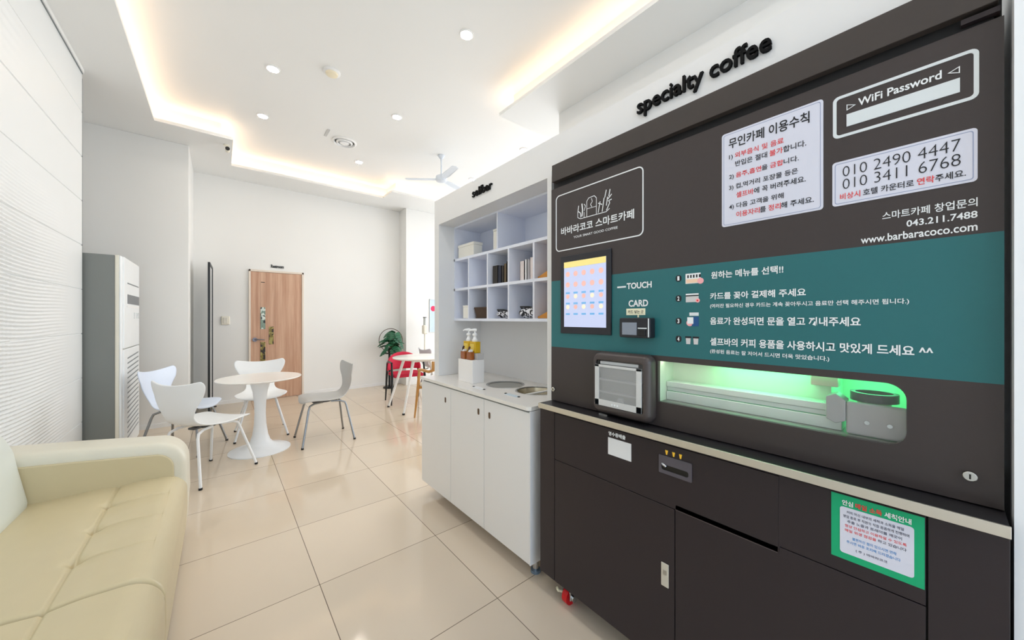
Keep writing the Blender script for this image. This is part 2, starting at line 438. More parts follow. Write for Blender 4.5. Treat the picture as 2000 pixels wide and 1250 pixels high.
# ------------------------------------------------------------------ restroom door
d = struct(MB().box(.345, .372, 6.92, 6.952, 0, 2.075).box(1.072, 1.1, 6.92, 6.952, 0, 2.075).box(.345, 1.1, 6.92, 6.952, 2.045, 2.075).build('door_1', mat('door_frame_pale', (226, 214, 200), 0.5), bevel=.003))
leaf = MB().box(.374, .494, 6.932, 6.95, .005, 2.043).box(.497, .58, 6.932, 6.95, .005, 2.043).box(.5825, .692, 6.932, 6.95, .005, 2.043).box(.6945, 1.07, 6.932, 6.95, .005, 2.043).box(.49, .70, 6.936, 6.95, .005, 2.043)
leaf.build('door_leaf', DOORW, d)
for (x0, x1, z0, z1, m) in ((.497, .562, 1.13, 1.48, INSG), (.609, .672, .882, 1.167, INSY), (.497, .562, .62, .923, INSY)):
    MB().box(x0, x1, 6.926, 6.934, z0, z1).build('glass_insert', m, d, bevel=.002)
h = MB().cyl((.425, 6.932, .965), .032, -.015, 'y', 20).build('door_handle', mat('handle_pewter', (120, 120, 128), .3, metal=.9), d, smooth=True)
MB().tube([(.425, 6.92, .965), (.425, 6.885, .965), (.45, 6.875, .968), (.50, 6.875, .966), (.55, 6.88, .958)], [.011, .011, .011, .009, .008]).build('lever', mat('handle_pewter', (120, 120, 128), .3, metal=.9), h, smooth=True)
MB().box(.505, .555, 6.929, 6.933, 1.875, 1.885).build('door_tag', DARK_SLOT, d)
# sign over it
ds = MB(); v, f = glyphs('Restroom', .02); x0, x1, y0, y1 = bb(v)
sx = .175/(x1-x0); sz = .052/(y1-y0)
P = [(.64+(p[0]-x0)*sx, 6.94, 2.125+(p[1]-y0)*sz) for p in v]; n = len(P)
ds.add(P+[(p[0], 6.95, p[2]) for p in P], list(f)+[tuple(i+n for i in fc[::-1]) for fc in f])
ec = set()
for fc in f:
    for i in range(len(fc)): ec.add((fc[i], fc[(i+1) % len(fc)]))
ds.f += [(a, b, b+n, a+n) for (a, b) in ec if (b, a) not in ec]
tag(ds.build('sign_lettering', BLACK), 'small black restroom lettering on the wall above the wooden door', 'sign')

# wall switch plate
t = tag(MB().box(.01, .115, 6.93, 6.95, 1.205, 1.335).build('wall_switch', IVORY, bevel=.012, seg=3), 'ivory intercom plate on the white wall left of the wooden door', 'switch')
MB().box(.035, .09, 6.924, 6.932, 1.225, 1.315).build('rocker', mat('switch_rocker', (222, 218, 206), .4), t, bevel=.004)

# tall leaning mirror, edge-on
t = thing('standing_mirror', 'tall black-framed standing mirror seen edge-on beside the wall return', 'mirror', (0, 0, 0))
mm = MB()
A0, A1 = (-.115, 6.2), (-.093, 6.86)
def mpt(k, off, z):
    lean = 0
    return (A0[0]+(A1[0]-A0[0])*k+off+lean, A0[1]+(A1[1]-A0[1])*k, z)
def mbar(mb, k0, k1, z0, z1, o0, o1):
    vs = [mpt(k, o, z) for z in (z0, z1) for (k, o) in ((k0, o0), (k1, o0), (k1, o1), (k0, o1))]
    mb.add(vs, [(0,3,2,1),(4,5,6,7),(0,1,5,4),(1,2,6,5),(2,3,7,6),(3,0,4,7)])
fr = MB()
mbar(fr, 0, .045, 0, 2.05, -.012, .012); mbar(fr, .955, 1, 0, 2.05, -.012, .012); mbar(fr, .045, .955, 2.02, 2.05, -.012, .012); mbar(fr, .045, .955, 0, .03, -.012, .012)
fr.build('frame', BLACK, t)
gl = MB(); mbar(gl, .045, .955, .03, 2.02, -.006, .006); gl.build('mirror_pane', MIRROR, t)
bk = MB(); mbar(bk, .045, .955, .03, 2.02, -.016, -.007); bk.build('back_board', mat('board_grey', (222, 224, 220), .6), t)
for yy in (6.22, 6.80): MB().box(-.2, -.04, yy, yy+.03, 0, .012).build('foot_bar', BLACK, t)

# security camera under the soffit
t = thing('security_camera', 'small white security camera with black lens under the soffit corner', 'camera', (.06, 5.62, ZS))
MB().cyl((0, 0, 0), .03, -.012).build('mount', IVORY, t, smooth=True)
MB().tube([(0, 0, -.01), (0, 0, -.05), (.01, -.04, -.065)], .008).build('bracket', IVORY, t, smooth=True)
MB().cyl((.01, -.0, -.07), .024, -.07, 'y', 20).build('body', IVORY, t, smooth=True)
MB().cyl((.01, -.071, -.07), .022, -.012, 'y', 20).build('lens', BLACK, t, smooth=True)

# ------------------------------------------------------------------ ceiling fittings
proto = None
DL = [(1.574, 2.51, 'round recessed ceiling downlight nearest the specialty coffee lettering'),
      (.383, 4.01, 'round ceiling downlight beside the cream smoke detector, above the round table'),
      (.381, 5.017, 'round ceiling downlight nearest the security camera corner'),
      (1.59, 4.05, 'round ceiling downlight between the air diffuser and the lit right soffit'),
      (1.609, 5.576, 'round ceiling downlight between the air diffuser and the ceiling fan, near the back cove'),
      (3.263, 3.715, 'round ceiling downlight just past the right soffit end, above the surround edge'),
      (3.285, 5.061, 'round ceiling downlight beyond the fan, low over the selfbar lettering')]
for i, (x, y, lab) in enumerate(DL):
    if proto is None:
        proto = thing('downlight', lab, 'ceiling light', (x, y, ZC), 0, 'recessed ceiling downlights')
        MB().lathe([(.046, 0), (.058, 0), (.058, -.006), (.050, -.010), (.046, -.008)], n=32, caps=False).build('trim_ring', TRIMW, proto, smooth=True)
        MB().cyl((0, 0, -.001), .048, -.006, n=32).build('diffuser', DLIGHT, proto)
    else:
        dup(proto, (x, y, ZC), 0, lab)
def disc_light(x, y, e, r=.05):
    l = bpy.data.lights.new('lamp', 'AREA'); l.shape = 'DISK'; l.size = 2*r; l.energy = e; l.color = (1, .96, .91); l.spread = PI
    o = bpy.data.objects.new('downlight_lamp', l); o.location = (x, y, ZC-.02); COL.objects.link(o)
DLE = 4.5
for (x, y) in ((.38, 2.5), (.38, 1.0), (1.58, 1.0), (.38, -.8), (1.58, -.8)): disc_light(x, y, DLE)

t = thing('smoke_detector', 'cream round smoke detector on the ceiling beside a downlight', 'smoke detector', (.822, 3.704, ZC))
MB().lathe([(.075, 0), (.075, -.012), (.066, -.018)], n=32).build('base', TRIMW, t, smooth=True)
MB().lathe([(.055, -.018), (.05, -.032), (.02, -.038)], n=32).build('cap', DOFF, t, smooth=True)
t = thing('air_diffuser', 'round white ceiling air diffuser with dark concentric rings', 'air vent', (1.279, 5.067, ZC))
MB().lathe([(.15, 0), (.15, -.008), (.13, -.02), (.125, -.012), (.12, 0)], n=40, caps=False).build('outer_ring', TRIMW, t, smooth=True)
MB().lathe([(.118, -.002), (.1, -.003)], n=40, caps=False).build('dark_gap', mat('vent_dark', (70, 72, 70), .6), t)
MB().lathe([(.10, -.002), (.10, -.016), (.085, -.028), (.08, -.016)], n=40, caps=False).build('inner_ring', TRIMW, t, smooth=True)
MB().lathe([(.06, -.002), (.055, -.026), (.0, -.03)], n=40).build('core', TRIMW, t, smooth=True)
tag(MB().box(1.03, 1.06, 4.86, 5.06, ZC-.006, ZC).build('ceiling_slot', mat('slot_grey', (196, 196, 194), .5)), 'thin grey slot marker on the ceiling beside the air diffuser', 'ceiling slot')

# ceiling fan
t = thing('ceiling_fan', 'pale blue-grey three-blade ceiling fan hanging on a thin rod', 'ceiling fan', (2.467, 4.61, ZC))
MB().lathe([(.05, 0), (.05, -.01), (.02, -.05)], n=24).build('canopy', FANW, t, smooth=True)
MB().cyl((0, 0, -.05), .011, -.24).build('rod', FANW, t, smooth=True)
MB().lathe([(.02, -.27), (.075, -.30), (.085, -.34), (.07, -.375), (.02, -.39)], n=28).build('motor', FANW, t, smooth=True)
for k in range(3):
    a = math.radians(143 + 120*k)
    b = MB().add([(.06, -.03, 0), (.2, -.055, .008), (.5, -.045, .004), (.52, 0, 0), (.5, .045, -.006), (.2, .05, -.008), (.06, .03, 0)], [tuple(range(7))])
    b.xf(Matrix.Translation((0, 0, -.345)) @ Matrix.Rotation(a, 4, 'Z'))
    b.build('blade', FANW, t, solid=.008)

# ------------------------------------------------------------------ air conditioner
t = thing('air_conditioner', 'tall white floor-standing air conditioner with grey side behind the sofa', 'air conditioner', (0, 0, 0))
XA, Y0, Y1, ZA = -.68, 4.725, 5.56, 1.87
MB().box(-1.15, -.73, Y0, Y1, 0, ZA).build('casing', ACGREY, t, bevel=.006)
MB().box(-.73, -.705, Y0-.002, Y1, 0, ZA).build('edge_trim', ACIVORY, t, bevel=.004)
MB().box(-.705, XA, Y0+.06, Y1, 1.02, ZA-.002).build('upper_front', ACWHITE, t, bevel=.008)
MB().box(-.705, XA, Y0+.06, Y1, .04, 1.012).build('lower_front', ACWHITE, t, bevel=.008)
MB().box(-.707, -.69, Y0+.0, Y0+.06, .04, ZA-.002).build('corner_post', ACWHITE, t, bevel=.008)
MB().box(XA-.002, XA+.003, 4.93, 5.53, 1.44, 1.53).build('display_panel', ACDARK, t, bevel=.002)
MB().box(XA-.002, XA+.002, 4.90, 5.54, 1.405, 1.425).build('display_trim', TRIMW, t)
for yy in (5.25, 5.38, 5.47): MB().box(XA-.002, XA+.004, yy, yy+.05, 1.30, 1.36).build('button', mat('ac_button', (205, 210, 212), .4), t, bevel=.002)
g = MB()
for k in range(17):
    z = .93-.047*k
    g.add([(XA+.0015, 4.92, z-.016), (XA+.0015, 5.5, z+.006), (XA+.0015, 5.5, z+.02), (XA+.0015, 4.92, z-.002)], [(0, 1, 2, 3)])
g.build('air_grille', mat('grille_grey', (130, 138, 142), .5), t)
MB().box(XA-.004, XA+.0025, 4.93, 5.5, ZA-.24, ZA-.23).build('outlet_line', ACDARK, t)

# ------------------------------------------------------------------ sofa
t = thing('sofa', 'cream tufted leather sofa against the ridged white wall', 'sofa', (0, 0, 0))
def seat_fn(y0, y1):
    def prof(u):
        # u: 0 at back .. 1 at front bottom ; returns x,z
        pts = [(-.86, .425), (-.6, .432), (-.46, .437), (-.38, .438), (-.30, .436)] + [(-.245+.10*math.sin(math.radians(a)), .334+.10*math.cos(math.radians(a))) for a in range(6, 91, 6)] + [(-.144, .24), (-.15, .12), (-.165, .03)]
        if u < .62:
            s = u/.62*4
        else: s = 4+(u-.62)/.38*(len(pts)-5)
        i = min(int(s), len(pts)-2); k = s-i
        return (pts[i][0]*(1-k)+pts[i+1][0]*k, pts[i][1]*(1-k)+pts[i+1][1]*k)
    tufts = [y1-.04-.25*k for k in range(1, 4)]
    def fn(a, b):
        x, z = prof(a); y = y0+(y1-y0)*b
        e = 0
        if x < -.2 and z > .35:
            g = math.exp(-((x+.405)/.006)**2)*.008 + .009*math.exp(-((x+.405)/.05)**2)
            e -= g
            for ty in tufts:
                q = math.exp(-((y-ty)/.005)**2)*.009 + .008*math.exp(-((y-ty)/.05)**2)
                w = max(0, min(1, (x+.42)/.02)) if x < -.40 else max(0, min(1, 1.25-(x+.40)/.22))
                e -= q*w*.9
                e -= .018*math.exp(-(((x+.405)/.022)**2+((y-ty)/.022)**2))
        ed = min(y-y0, y1-y)
        rr = .02
        if ed < rr:
            k = rr-math.sqrt(max(0, rr*rr-(rr-ed)**2)); 
            if z > .35: e -= k
            else: x -= k
        return (x, y, z+e)
    return fn
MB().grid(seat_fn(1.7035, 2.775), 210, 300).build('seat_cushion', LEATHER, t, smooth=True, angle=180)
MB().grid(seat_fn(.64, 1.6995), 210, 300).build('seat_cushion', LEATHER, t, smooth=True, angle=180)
MB().box(-.86, -.19, .64, 2.76, .03, .36).build('base', LEATHER_LIT, t)
# arm: side profile swept in y
def arm_prof(ins):
    pts = []
    top = [(-.90, .685), (-.75, .668), (-.55, .648), (-.38, .628), (-.30, .618)]
    pts += [(x+ins*(1 if i == 0 else 0), z-ins) for i, (x, z) in enumerate(top)]
    cx, cz, r = -.285, .475, .142
    for k in range(1, 11):
        a = math.radians(84-84*k/10); pts.append((cx+(r-ins)*math.cos(a), cz+(r-ins)*math.sin(a)))
    pts += [(-.14-ins, .30), (-.15-ins, .12), (-.165-ins, .02), (-.90+ins, .02)]
    return pts
ys = [(2.722, .05), (2.725, .03), (2.735, .012), (2.755, .002), (2.78, 0), (2.90, 0), (2.93, .004), (2.948, .018), (2.955, .04)]
ar = MB(); n = len(arm_prof(0))
vs = []
for (y, ins) in ys: vs += [(p[0], y, p[1]) for p in arm_prof(ins)]
fs = [(j*n+i, j*n+(i+1) % n, (j+1)*n+(i+1) % n, (j+1)*n+i) for j in range(len(ys)-1) for i in range(n)] + [tuple(range(n)), tuple(range((len(ys)-1)*n, len(ys)*n))[::-1]]
ar.add(vs, fs)
arm = ar.build('armrest', LEATHER_LIT, t, smooth=True, angle=60)
pp = [p for p in arm_prof(.055)]
ip = MB().prism([(p[0], p[1]) for p in pp], 'y', 2.712, 2.74)
ip.build('inner_arm_panel', LEATHER, arm, bevel=.006)
# back cushion: rounded far end
def back_fn(y0, y1):
    def fn(a, b):
        y = y0+(y1-y0)*b; ed = y1-y; R = .22
        top = .87
        if ed < R: top = .87-.30*(1-math.sqrt(max(0, 1-((R-ed)/R)**2)))**1.0
        pr = [(-.69, .40), (-.685, .46), (-.70, .56), (-.715, .66), (-.725, .74), (-.745, .80), (-.775, .84), (-.81, .862), (-.85, .87), (-.89, .865), (-.90, .80), (-.90, .4)]
        s = a*(len(pr)-1); i = min(int(s), len(pr)-2); k = s-i
        x = pr[i][0]*(1-k)+pr[i+1][0]*k; z = pr[i][1]*(1-k)+pr[i+1][1]*k
        z = .40+(z-.40)*(top-.40)/.47
        if ed < .10: 
            q = 1-math.sqrt(max(0, 1-((.10-ed)/.10)**2)); x = x+( -.90-x)*q*.55
        return (x, y, z)
    return fn
bc = MB().grid(back_fn(1.2, 2.77), 60, 120)
bc.build('back_cushion', mat('back_leather_bluelit', (214, 220, 214), .42, var=.02, scale=14), t, smooth=True, angle=180)  # sofa leather with blue-green window light painted into the cushion colour
MB().grid(back_fn(.2, 1.195), 60, 60).build('back_cushion', MATS['back_leather_bluelit'], t, smooth=True, angle=180)

# ------------------------------------------------------------------ shell chairs and tulip table
def chair_shell():
    # profile (forward, up, half width)
    pr = [(.238, .418, .165), (.225, .436, .20), (.19, .447, .226), (.12, .449, .240), (.04, .443, .245), (-.04, .439, .235), (-.10, .440, .207), (-.15, .449, .168),
          (-.185, .470, .143), (-.207, .505, .135), (-.222, .55, .146), (-.235, .60, .170), (-.246, .65, .199), (-.256, .70, .226), (-.264, .735, .242), (-.270, .765, .248), (-.274, .785, .242), (-.276, .797, .222)]
    m = len(pr)
    def fn(a, b):
        s = a*(m-1); i = min(int(s), m-2); k = s-i
        x, z, w = [pr[i][j]*(1-k)+pr[i+1][j]*k for j in range(3)]
        tt = 2*b-1
        back = max(0, min(1, (z-.50)/.2)) if x < -.18 else 0
        seat = 1-back
        y = w*tt
        x += .055*back*(tt*tt)*(w/.25)**2
        z += seat*.016*tt*tt*(1 if a < .55 else 0.3)
        if back > .9: z += (a-.75)*.09*(tt*tt)-.008*(1-tt*tt)
        if a < .08: x -= .03*tt*tt*(1-a/.08)
        return (x, y, z)
    return MB().grid(fn, 36, 17)
def make_chair(label, shell_m, leg_m):
    c = thing('shell_chair', label, 'chair', (0, 0, 0), 0, 'shell chairs around the tulip table')
    chair_shell().build('seat_shell', shell_m, c, smooth=True, angle=180, solid=.011, sub=1)
    for (sx, sy) in ((1, 1), (1, -1), (-1, 1), (-1, -1)):
        fx, fy = (.245 if sx > 0 else -.245)*1, .235*sy
        tx, ty = .155*sx-.005, .125*sy
        l = MB().tube([(tx*.25, ty*.85, .418), (tx*.8, ty*.98, .414), (tx*1.08, ty*1.06, .395), (tx*1.16, ty*1.12, .36), (fx*.98, fy*.97, .035), (fx, fy, .004)], .0105, 12).build('leg', leg_m, c, smooth=True, angle=60)
        MB().cyl((fx, fy, 0), .0125, .016, n=16).build('foot_cap', BLACKRUB, l)
    MB().cyl((0, 0, .405), .07, .022, n=24).box(-.12, .12, -.03, .03, .405, .42).build('under_plate', mat('plate_dark', (70, 72, 74), .4), c)
    return c
cA = make_chair('white shell chair with white legs, nearest the sofa, back to the camera', SHELLW, LEGWHITE)
cA.location = (-.09, 3.915, 0); cA.rotation_euler = (0, 0, math.radians(42))
cB = dup(cA, (-.27, 4.76, 0), math.radians(-27), 'white shell chair tinted by painted blue window light, with dark steel legs, beside the air conditioner')
setmats(cB, ('seat_shell',), SHELL_BLUELIT); setmats(cB, ('leg',), LEGSTEEL)
cC = dup(cA, (.36, 4.91, 0), math.radians(-92), 'white shell chair with white legs in front of the wooden door')
cD = dup(cA, (.875, 4.27, 0), math.radians(180), 'white shell chair greyed by painted shade, with chrome legs, side-on, right of the round table')
setmats(cD, ('seat_shell',), SHELL_SHADED); setmats(cD, ('leg',), LEGSTEEL)

t = thing('tulip_table', 'white round tulip table with pedestal base between the shell chairs', 'table', (.307, 4.31, 0))
MB().lathe([(.0, .695), (.30, .697), (.345, .706), (.352, .712), (.350, .718), (.0, .719)], n=72).build('tabletop', TABLEW, t, smooth=True, angle=50)
MB().lathe([(.256, 0), (.256, .008), (.235, .016), (.17, .030), (.115, .055), (.085, .09), (.066, .15), (.052, .25), (.047, .36), (.050, .47), (.062, .58), (.082, .66), (.105, .697)], n=56).build('pedestal', mat('pedestal_white', (234, 237, 240), .3, var=.01), t, smooth=True)

# ------------------------------------------------------------------ corner by the window: table, chairs, plant
t = thing('cafe_table', 'white round cafe table on splayed white legs, partly behind the self bar', 'table', (2.3, 4.9, 0))
MB().lathe([(0, .715), (.39, .715), (.41, .725), (.41, .738), (.40, .742), (0, .742)], n=56).build('tabletop', TABLEW, t, smooth=True, angle=50)
for (sx, sy) in ((-1, 1), (-1, -1), (1, 1), (1, -1)):
    l = MB().tube([(sx*.20, sy*.16, .715), (sx*.39, sy*.275, .012)], [.022, .014], 12).build('leg', LEGWHITE, t, smooth=True)
    MB().cyl((sx*.392, sy*.277, 0), .018, .022, n=16).build('foot_cap', BLACKRUB, l)
MB().box(-.2, .2, -.16, -.14, .68, .716).box(-.2, .2, .14, .16, .68, .716).build('under_frame', LEGWHITE, t)

t = thing('red_armchair', 'red upholstered chair with black legs beside the round cafe table', 'chair', (2.265, 5.40, 0), math.radians(-8))
MB().box(-.23, .23, -.2, .2, .40, .455).build('seat', RED, t, bevel=.025, seg=4)
def redback(a, b):
    an = math.radians(-72+144*a); r = .265
    z = .52+.26*b
    k = math.sin(PI*min(1, max(0, a)))**.45
    z = .485+(.25*k+.025)*b
    return (r*math.sin(an)*1.03, .02+.20*math.cos(an)-.02+(.03*b), z)
MB().grid(redback, 28, 9).build('backrest', RED, t, smooth=True, angle=180, solid=.035, sub=1)
for (sx, sy) in ((-1, -1), (1, -1), (-1, 1), (1, 1)):
    MB().tube([(sx*.245, sy*.15+.02, .60 if sy > 0 else .62), (sx*.25, sy*.18, .40), (sx*.265, sy*.205, 0)], [.014, .018, .010], 10).build('leg', BLACK, t, smooth=True)
for sx in (-1, 1):
    MB().tube([(sx*.245, -.14, .62), (sx*.26, .02, .635), (sx*.245, .17, .60)], .014, 10).build('arm', BLACK, t, smooth=True)

t = thing('wooden_armchair', 'oak armchair behind the self bar, facing the round cafe table', 'chair', (2.235, 4.17, 0))
MB().box(-.23, .23, -.21, .21, .42, .46).build('seat', IVORY, t, bevel=.015, seg=3)
for (sx, sy) in ((-1, 1), (1, 1), (-1, -1), (1, -1)):
    MB().tube([(sx*.235, sy*.16, .635 if sy > 0 else .60), (sx*.24, sy*.18, .44), (sx*.267, sy*.235, 0)], [.016, .021, .011], 10).build('leg', OAK, t, smooth=True)
for sx in (-1, 1):
    MB().tube([(sx*.235, .19, .63), (sx*.25, .05, .645), (sx*.24, -.12, .64), (sx*.2, -.2, .67)], [.016, .018, .018, .016], 10).build('arm', OAK, t, smooth=True)
MB().grid(lambda a, b: (.245*math.sin(math.radians(-60+120*a))*1.05, -.10-.13*math.cos(math.radians(-60+120*a)), .66+.11*b), 20, 5).build('backrest', OAK, t, smooth=True, angle=180, solid=.022)
MB().box(-.235, .235, .16, .19, .385, .42).box(-.235, .235, -.19, -.16, .385, .42).build('seat_rail', OAK, t)

t = thing('grey_chair', 'pale grey shell chair with rounded back beyond the cafe table', 'chair', (3.03, 5.86, 0), 0); t.scale = (1, 1, .95)
chair_shell().build('seat_shell', mat('pale_grey_shell', (206, 206, 214), .4), t, smooth=True, angle=180, solid=.012, sub=1)
for (sx, sy) in ((1, 1), (1, -1), (-1, 1), (-1, -1)):
    MB().tube([(.1*sx, .1*sy, .42), (.15*sx, .13*sy, .40), (.24*sx, .22*sy, 0)], .011, 10).build('leg', LEGSTEEL, t, smooth=True)

t = thing('sanitizer_stand', 'ivory hand sanitizer dispenser on a thin pole by the back window corner', 'dispenser', (3.06, 6.38, 0))
MB().lathe([(.14, 0), (.14, .012), (.03, .02), (.0, .02)], n=32).build('base', IVORY, t, smooth=True)
MB().cyl((0, 0, .02), .014, 1.0).build('pole', IVORY, t, smooth=True)
MB().box(-.045, .045, -.05, .05, 1.0, 1.17).build('dispenser_head', IVORY, t, bevel=.02, seg=3)
MB().cyl((0, 0, 1.17), .03, .14, n=20).build('bottle', mat('grey_bottle', (196, 200, 198), .3), t, smooth=True)
MB().cyl((0, 0, 1.31), .035, .02, n=20).build('cap', mat('grey_cap', (130, 132, 134), .4), t, smooth=True)

t = thing('wall_poster', 'pale blue poster with a red dot on the white pillar', 'poster', (3.27, 6.62, 1.03))
MB().box(0, .5, -.006, 0, 0, .65).build('sheet', POSTER, t)
MB().box(0, .012, -.014, 0, 0, .66).box(.49, .502, -.014, 0, 0, .66).box(0, .502, -.014, 0, .648, .66).box(0, .502, -.014, 0, -.012, 0).build('frame', mat('poster_frame', (206, 212, 216), .4), t)
MB().cyl((.085, -.006, .47), .055, -.002, 'y', 24).build('red_dot', POSTRED, t)

t = thing('plant_stand', 'black pedestal plant stand with a bronze hoop near the back corner', 'plant stand', (2.46, 6.62, 0))
MB().lathe([(.115, 0), (.115, .018), (.10, .03), (0, .03)], n=32).build('base', BLACK, t, smooth=True)
MB().cyl((0, 0, .03), .022, .62, n=16).build('pole', BLACK, t, smooth=True)
MB().tube([(.22*math.cos(2*PI*i/48)*.80+.05, -.22*math.cos(2*PI*i/48)*.6+.07, .886+.22*math.sin(2*PI*i/48)) for i in range(48)], .006, 8, closed=True).build('hoop', HOOP, t, smooth=True)
MB().cyl((0, 0, .64), .10, .012, n=28).build('tray', BLACK, t); MB().tube([(.05, .07, .666), (.03, .04, .65), (0, 0, .645)], .007, 8).build('hoop_bracket', BLACK, t, smooth=True)

t = thing('monstera_plant', 'potted monstera with dark green split leaves on the black stand', 'plant', (2.49, 6.60, .653))
MB().lathe([(.055, 0), (.07, .05), (.075, .09), (.068, .09), (.0, .08)], n=28).build('pot', mat('pot_black', (40, 38, 36), .5), t, smooth=True)
fol = MB(); stm = MB()
def leaf_poly(L, W):
    out = []
    side = [(0, .02), (.06, .30), (.16, .46), (.30, .50), (.33, .30), (.40, .50), (.52, .47), (.54, .26), (.62, .42), (.72, .36), (.74, .20), (.84, .26), (1, 0)]
    return [(u*L, w*W) for u, w in side]
for k in range(26):
    az = 2.39996*k; el = [.15, .5, .85, 1.1][k % 4]
    r = .06+.13*random.random()
    base = Vector((0, 0, .08)); cen = Vector((r*math.cos(az), r*math.sin(az), .04+.36*((k*7)%26)/26.0))
    stm.tube([base, (base+cen)*.5+Vector((0, 0, .04)), cen], .004, 6)
    L = .14+.07*random.random(); W = L*.9
    half = leaf_poly(L, W)
    droop = math.radians(-15-65*random.random())
    M = Matrix.Translation(cen) @ Matrix.Rotation(az+random.uniform(-.5, .5), 4, 'Z') @ Matrix.Rotation(-droop, 4, 'Y')
    for sgn in (1, -1):
        top = [(u, sgn*w, -.25*w) for u, w in half]; mid = [(u, 0, .015*math.sin(PI*u/L)) for u, w in half]
        n = len(half); s0 = len(fol.v)
        fol.add([tuple(M @ Vector((p[0]-.25*L, p[1], p[2]))) for p in top+mid], [(i, i+1, n+i+1, n+i) for i in range(n-1)])
fol.build('foliage', LEAFG, t, solid=.002)
stm.build('stems', STEMG, t, smooth=True)

# ------------------------------------------------------------------ self bar: surround, shelf, cabinet, worktop
XF = 1.27
t = thing('bar_surround', 'white built-in surround with fascia over the self bar and coffee machine', 'surround', (0, 0, 0))
MB().box(XF, XF+.02, -.084, 2.48, 2.032, 2.195).box(XF, XF+.02, 1.236, 2.48, 2.005, 2.032).build('fascia', WHITE_LAM, t)
MB().box(XF, 1.66, 2.413, 2.48, .8688, 2.005).build('left_side_panel', WHITE_LAM, t)
MB().box(XF, 1.66, 1.237, 1.267, .8688, 2.005).build('right_post', WHITE_LAM, t)
MB().box(1.652, 1.672, 1.237, 2.48, .0, 2.195).build('back_panel', WHITE_LAM, t)
MB().box(XF+.02, 1.652, -.084, 2.48, 2.175, 2.195).build('top_board', WHITE_LAM, t)
MB().box(XF+.02, 1.652, 1.267, 2.413, 2.005, 2.025).build('niche_soffit', WHITE_LAM, t)
struct(MB().box(1.195, 1.8, -.9, -.086, 0, 2.3).build('wall_machine_side', mat('side_panel_white', (238, 241, 244), .25, var=.01)))
dd = {'k': MB()}
line_on_x(dd, [('specialty coffee', 'k')], .764, .325, 2.080, 2.155, XF-.012, thick=.011, bold=.014)
tag(dd['k'].build('sign_lettering', LETTERK), 'black raised specialty coffee lettering on the fascia above the machine', 'sign')
dd = {'k': MB()}
line_on_x(dd, [('selfbar', 'k')], 1.945, 1.728, 2.082, 2.135, XF-.009, thick=.008, bold=.018)
tag(dd['k'].build('sign_lettering', LETTERK), 'small black selfbar lettering on the fascia above the cubby shelf', 'sign')

t = thing('cubby_shelf', 'white wall shelf with two wide and ten small cubbies above the worktop', 'shelf', (0, 0, 0))
XS, XE = 1.40, 1.65
ya, yb = 2.411, 1.269
for (z) in (1.288, 1.518, 1.745): MB().box(XS, XE, yb, ya, z-.006, z+.012).build('shelf_board', SHELF_BLUELIT, t)
MB().box(XS, XE, yb, ya, 1.992, 2.004).build('top_panel', SHELF_BLUELIT, t)
MB().box(XE-.012, XE, yb, ya, 1.30, 1.992).build('back_panel', SHELF_BLUELIT, t)
for (y) in (2.405, 1.275): MB().box(XS, XE-.012, y-.006, y+.006, 1.30, 1.992).build('side_panel', SHELF_BLUELIT, t)
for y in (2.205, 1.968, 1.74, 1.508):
    MB().box(XS, XE-.012, y-.007, y+.007, 1.30, 1.512).build('divider', SHELF_BLUELIT, t)
    MB().box(XS, XE-.012, y-.007, y+.007, 1.53, 1.739).build('divider', SHELF_BLUELIT, t)
MB().box(XS, XE-.012, 1.850, 1.864, 1.757, 1.992).build('divider', SHELF_BLUELIT, t)

# things on the shelf
def tbox(name, m, b, label, cat, group=None, bevel=.003): return tag(MB().box(*b).build(name, m, bevel=bevel), label, cat, group)
CARTON = mat('white_carton', (236, 234, 226), .5)
o = tbox('storage_box', CARTON, (1.408, 1.485, 2.15, 2.36, 1.757, 1.835), 'wide white box with lid in the upper left cubby', 'box')
MB().box(1.405, 1.488, 2.147, 2.363, 1.835, 1.855).build('lid', CARTON, o, bevel=.003)
o = tbox('storage_box', CARTON, (1.425, 1.60, 1.868, 1.935, 1.757, 1.885), 'narrow upright white box beside the divider of the upper left cubby', 'box')
MB().box(1.423, 1.602, 1.8665, 1.937, 1.885, 1.90).build('lid', CARTON, o, bevel=.003)
o = tbox('storage_box', CARTON, (1.415, 1.5, 2.228, 2.305, 1.30, 1.385), 'small white box in the bottom left cubby', 'box')
MB().box(1.4135, 1.5015, 2.2265, 2.3065, 1.385, 1.397).build('lid', CARTON, o, bevel=.002)
def book(m, y0, y1, x1, zt, zb, label, group):
    o = MB().box(1.42, x1, y0, y0+.003, zb, zb+zt).box(1.42, x1, y1-.003, y1, zb, zb+zt).box(1.42, 1.424, y0, y1, zb, zb+zt).build('book', m)
    tag(o, label, 'book', group)
    MB().box(1.424, x1-.004, y0+.003, y1-.003, zb+.003, zb+zt-.003).build('pages', mat('book_pages', (226, 220, 206), .7), o)
G1 = 'dark books in the middle cubby'; G2 = 'pale books in the fourth cubby'
book(BOOKDK, 1.878, 1.932, 1.56, .122, 1.53, 'thick dark olive book, leftmost of the dark books', G1)
book(BOOKNAVY, 1.838, 1.876, 1.56, .116, 1.53, 'navy blue book second from the left among the dark books', G1)
book(BOOKDK, 1.812, 1.836, 1.56, .112, 1.53, 'thin blackish book between the navy and tan books', G1)
book(BOOKTAN, 1.785, 1.810, 1.56, .122, 1.53, 'tan brown book among the dark books', G1)
book(BOOKDK, 1.750, 1.783, 1.57, .135, 1.53, 'tall dark book against the right divider of the dark books', G1)
book(BOOKPK, 1.612, 1.652, 1.57, .118, 1.53, 'blush pink book, leftmost of the pale books', G2)
book(BOOKW, 1.588, 1.608, 1.57, .124, 1.53, 'thin white book in the middle of the pale books', G2)
